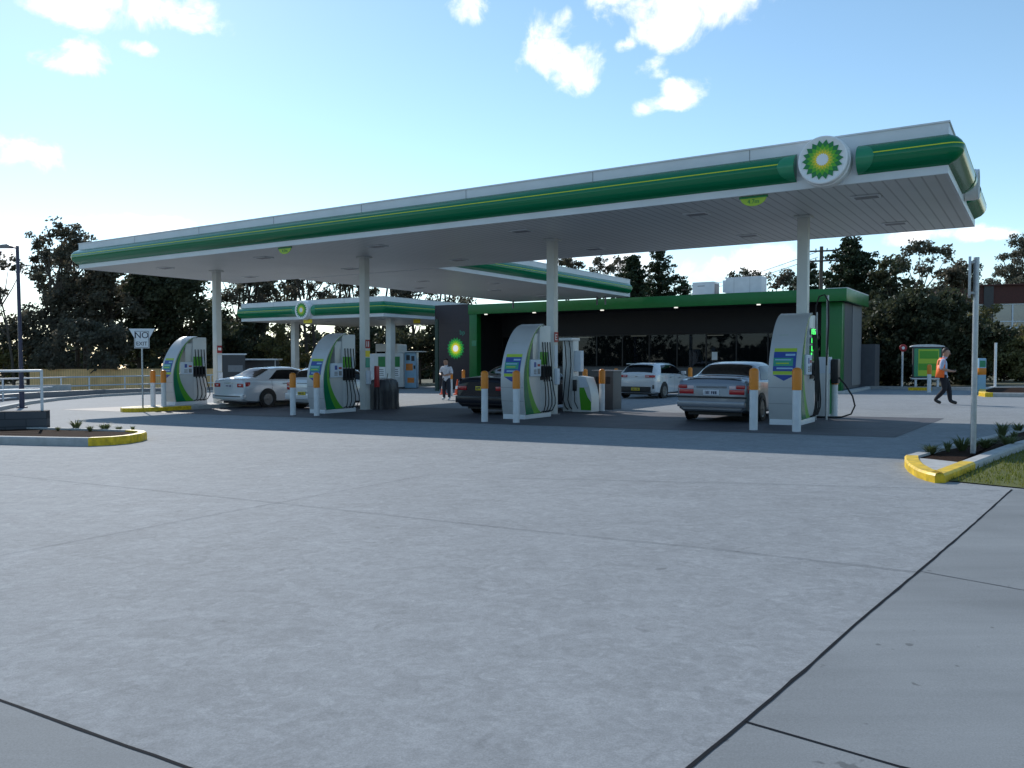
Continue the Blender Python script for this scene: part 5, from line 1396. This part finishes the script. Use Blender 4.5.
def head_bits(t, hc, face, hairm='hair'):
    f = Vector(face).normalized(); r = Vector((f.y, -f.x, 0)); hc = Vector(hc)
    b = MB().use(hairm)
    bmesh.ops.create_icosphere(b.bm, subdivisions=3, radius=1)
    for v in list(b.bm.verts):
        if v.co.dot(f) > .35 and v.co.z < .55 or v.co.z < -.45: pass
    fh = Vector((f.x, f.y, 0)).normalized()
    bmesh.ops.delete(b.bm, geom=[v for v in b.bm.verts if v.co.z < -.30 or (v.co.dot(fh) > .05 and v.co.z < .62) or (v.co.dot(fh) > -.25 and v.co.z < .05)], context='VERTS')
    for v in b.bm.verts: v.co = hc+Vector((v.co.x*.110, v.co.y*.110, v.co.z*.128+.012))-fh*.014
    for q in b.bm.faces: q.smooth = True
    b.build('hair', t)
    b = MB().use('skin'); p = hc+f*.106+Vector((0,0,-.015)); b.lathe([(.006,.035),(.014,-.005),(.018,-.02),(.008,-.028)],8,tuple(p)); b.build('nose', t)
    for s in (-1,1):
        p = hc+f*.094+r*.034*s+Vector((0,0,.012)); MB().use('eye').lathe([(.004,-.011),(.011,0),(.004,.011)],8,tuple(p)).build('eye', t)
        p = hc+r*.088*s+Vector((0,0,-.01)); MB().use('skin').lathe([(.008,-.03),(.018,0),(.014,.022),(.006,.03)],8,tuple(p)).build('ear', t)
    p = hc+f*.098+Vector((0,0,-.062)); MB().use('sign_red').lathe([(.01,-.006),(.02,0),(.01,.006)],8,tuple(p)).build('mouth', t)
# walking man in the vest; local +x is the way he walks
def man_walking():
    J = {'pelvis':((0,0,.95),(.145,.115)),'waist':((.0,0,1.08),(.14,.115)),'chest':((.02,0,1.30),(.165,.125)),'neck0':((.03,0,1.45),(.085,.075)),'neck':((.05,0,1.51),.062),'head0':((.075,0,1.585),(.075,.082)),'head1':((.085,0,1.675),(.09,.10)),'head2':((.08,0,1.745),(.055,.06)),
         'lh':((.0,.09,.90),.105),'lk':((.17,.09,.50),.07),'la':((.21,.09,.11),.055),'lt':((.41,.09,.05),.045),
         'rh':((.0,-.09,.90),.105),'rk':((.06,-.09,.48),.07),'ra':((-.22,-.09,.14),.055),'rt':((-.03,-.09,.05),.045),
         'ls':((.01,.19,1.42),.068),'le':((-.04,.26,1.14),.05),'lw':((.19,.16,1.06),.032),'rs':((.01,-.19,1.42),.068),'re':((-.05,-.26,1.14),.05),'rw':((.20,-.12,1.07),.032)}
    bones = [('pelvis','waist','shirt_blue'),('waist','chest','shirt_blue'),('chest','neck0','shirt_blue'),('neck0','neck','skin'),('neck','head0','skin'),('head0','head1','skin'),('head1','head2','skin'),
         ('pelvis','lh','trousers'),('lh','lk','trousers'),('lk','la','trousers'),('la','lt','shoe_black'),('pelvis','rh','trousers'),('rh','rk','trousers'),('rk','ra','trousers'),('ra','rt','shoe_black'),
         ('chest','ls','shirt_blue'),('ls','le','shirt_blue'),('le','lw','skin'),('chest','rs','shirt_blue'),('rs','re','shirt_blue'),('re','rw','skin')]
    hand(J, bones, 'l', 'lw', (.9,-.25,.0)); hand(J, bones, 'r', 'rw', (.9,.2,-.1))
    def extra(t):
        head_bits(t, (.082,0,1.665), (1,0,-.25))
        b = MB().use('vest_orange')                     # open hi-vis vest: back and two front panels
        rows = []
        for z, rx, ry, cx in ((.86,.215,.235,-.01),(1.05,.198,.232,.0),(1.25,.205,.24,.015),(1.40,.18,.228,.02),(1.485,.12,.17,.02)):
            row = []
            for k in range(25):
                a = R(76)+R(208)*k/24; row.append(b.bm.verts.new((cx+rx*math.cos(a), ry*math.sin(a), z)))
            rows.append(row)
        b._fin([b.bm.faces.new((A[k],A[k+1],B[k+1],B[k])) for A, B in zip(rows, rows[1:]) for k in range(24) if not (B is rows[3] and k in (6,7,16,17))], True)
        o = b.build('vest', t)
        md = o.modifiers.new('Solid','SOLIDIFY'); md.thickness = .012
        MB().use('dark_grey').box(.30,.36,-.10,.12,1.03,1.10,.01).build('device', t)
    x, y = gp(942.5,404.6)
    person('man in orange vest and dark trousers walking right, looking at his hands', (x, y, gz(x, y)), R(-30), J, bones, extra)
man_walking()
def man_standing():                                      # faces local -y
    J = {'pelvis':((0,0,.93),(.14,.11)),'waist':((0,0,1.06),(.145,.115)),'chest':((0,-.01,1.28),(.17,.12)),'neck0':((0,-.02,1.43),(.085,.075)),'neck':((0,-.035,1.49),.062),'head0':((0,-.06,1.56),(.075,.082)),'head1':((0,-.07,1.645),(.09,.10)),'head2':((0,-.065,1.715),(.055,.06)),
         'lh':((.10,0,.88),.105),'lk':((.12,-.02,.48),.072),'la':((.12,.03,.09),.05),'lt':((.14,-.11,.04),.04),
         'rh':((-.10,0,.88),.105),'rk':((-.11,-.02,.48),.072),'ra':((-.12,.03,.09),.05),'rt':((-.15,-.11,.04),.04),
         'ls':((.19,0,1.40),.07),'le':((.27,-.02,1.12),.05),'lw':((.08,-.24,1.06),.034),'rs':((-.19,0,1.40),.07),'re':((-.27,-.03,1.12),.05),'rw':((-.15,-.26,1.08),.034)}
    bones = [('pelvis','waist','shirt_white'),('waist','chest','shirt_white'),('chest','neck0','shirt_white'),('neck0','neck','skin'),('neck','head0','skin'),('head0','head1','skin'),('head1','head2','skin'),
         ('pelvis','lh','jeans'),('lh','lk','jeans'),('lk','la','jeans'),('la','lt','shoe_white'),('pelvis','rh','jeans'),('rh','rk','jeans'),('rk','ra','jeans'),('ra','rt','shoe_white'),
         ('chest','ls','shirt_white'),('ls','le','shirt_white'),('le','lw','skin'),('chest','rs','shirt_white'),('rs','re','shirt_white'),('re','rw','skin')]
    hand(J, bones, 'l', 'lw', (-.8,-.4,.0)); hand(J, bones, 'r', 'rw', (.5,-.6,.1))
    def extra(t):
        head_bits(t, (0,-.065,1.63), (0,-1,-.3))
        MB().use('black_plastic').box(-.08,-.01,-.36,-.34,1.08,1.20,.006).build('phone', t)
    x, y = gp(446.5,400.2)
    person('man in pale polo shirt and jeans standing by the traffic cones', (x, y, gz(x, y)), R(-20), J, bones, extra)
man_standing()

# ------------------------------------------------------------------ sky, sun, camera
SUN_AZ = math.atan2(-.48,.877); SUN_EL = R(32.5)
sd = Vector((math.sin(SUN_AZ)*math.cos(SUN_EL), math.cos(SUN_AZ)*math.cos(SUN_EL), math.sin(SUN_EL)))
su = bpy.data.lights.new('sun', 'SUN'); su.energy = 2.7; su.angle = R(.53); su.color = (1,.96,.90)
so = bpy.data.objects.new('sun', su); COL.objects.link(so); so.rotation_euler = (-sd).to_track_quat('-Z','Y').to_euler(); so.location = sd*60
w = bpy.data.worlds.new('World'); scene.world = w; w.use_nodes = True
nt = w.node_tree; N = nt.nodes; L = nt.links; bg = N['Background']; bg.inputs['Strength'].default_value = .125
sky = N.new('ShaderNodeTexSky'); sky.sky_type = 'NISHITA'; sky.sun_disc = False
sky.sun_elevation = SUN_EL; sky.sun_rotation = SUN_AZ; sky.air_density = 1.0; sky.dust_density = .16; sky.ozone_density = 1.4; sky.altitude = 900
tc = N.new('ShaderNodeTexCoord')
def math_(op, a, b=None, clamp=False):
    m = N.new('ShaderNodeMath'); m.operation = op; m.use_clamp = clamp
    for i, q in enumerate((a, b)):
        if q is None: continue
        if isinstance(q, (int, float)): m.inputs[i].default_value = q
        else: L.new(q, m.inputs[i])
    return m.outputs[0]
# clouds: (image col, row, half width, half height) turned into directions
CL = [(125,0,84,15),(80,10,40,13),(165,4,46,13),(82,52,20,10),(62,60,24,9),(135,48,13,6),(12,152,40,13),(42,152,20,7),
      (466,8,20,12),(548,42,28,24),(575,66,26,20),(560,20,14,9),(585,52,16,14),(690,-2,70,22),(668,30,32,18),(715,12,40,14),(627,45,10,7),(651,68,16,10),(690,90,28,12),(668,103,26,7),(640,110,16,7),
      (150,228,50,9),(10,262,70,26),(610,262,90,14),(700,268,90,10),(770,258,40,10),(905,236,60,7),(990,234,16,5)]
acc = None
for (px, py, hw, hh) in CL:
    c = ray(px, py).normalized(); rx = hw/F; ry = hh/F
    right = Vector((c.y, -c.x, 0)).normalized(); up = right.cross(c)
    def dotn(v, k):
        n = N.new('ShaderNodeVectorMath'); n.operation = 'DOT_PRODUCT'; L.new(tc.outputs['Generated'], n.inputs[0]); n.inputs[1].default_value = v*k; return n.outputs['Value']
    dx = dotn(right, 1/rx); dy = math_('SUBTRACT', dotn(up, 1/ry), up.dot(c)/ry); dz = dotn(c, 1)
    d2 = math_('ADD', math_('MULTIPLY', dx, dx), math_('MULTIPLY', dy, dy))
    f = math_('SUBTRACT', 1.28, math_('MULTIPLY', d2, .85)); f = math_('MAXIMUM', f, -2.0)
    f = math_('SUBTRACT', f, math_('MULTIPLY', math_('LESS_THAN', dz, .3), 10))
    acc = f if acc is None else math_('MAXIMUM', acc, f)
nz = N.new('ShaderNodeTexNoise'); nz.inputs['Scale'].default_value = 19; nz.inputs['Detail'].default_value = 11; nz.inputs['Roughness'].default_value = .6; nz.inputs['Distortion'].default_value = .35
L.new(tc.outputs['Generated'], nz.inputs['Vector'])
nn = math_('MULTIPLY', math_('SUBTRACT', nz.outputs[0], .5), 7.5)
mr = N.new('ShaderNodeMapRange'); mr.interpolation_type = 'SMOOTHSTEP'; mr.inputs[1].default_value = -.1; mr.inputs[2].default_value = 2.1
L.new(math_('ADD', acc, nn), mr.inputs[0])
mx = N.new('ShaderNodeMix'); mx.data_type = 'RGBA'; L.new(mr.outputs[0], mx.inputs[0]); hs = N.new('ShaderNodeHueSaturation'); hs.inputs['Saturation'].default_value = 1.02; hs.inputs['Hue'].default_value = .488; L.new(sky.outputs[0], hs.inputs['Color']); L.new(hs.outputs[0], mx.inputs[6]); mx.inputs[7].default_value = (8.2,8.2,8.35,1)
L.new(mx.outputs[2], bg.inputs['Color'])

cam = bpy.data.cameras.new('camera'); co = bpy.data.objects.new('camera', cam); COL.objects.link(co)
cam.sensor_fit = 'HORIZONTAL'; cam.sensor_width = 36; cam.lens = 36*F/1024; cam.clip_end = 5000; cam.clip_start = .05
co.location = (0,0,EYE); co.rotation_euler = (math.pi/2-PITCH, 0, 0); scene.camera = co
scene.render.resolution_x = 1024; scene.render.resolution_y = 768
vs = scene.view_settings; vs.view_transform = 'Standard'; vs.look = 'None'; vs.exposure = .53; vs.gamma = 1; vs.use_curve_mapping = False
scene.cycles.use_denoising = True
scene.cycles.max_bounces = 5; scene.cycles.diffuse_bounces = 3; scene.cycles.glossy_bounces = 3; scene.cycles.transparent_max_bounces = 4
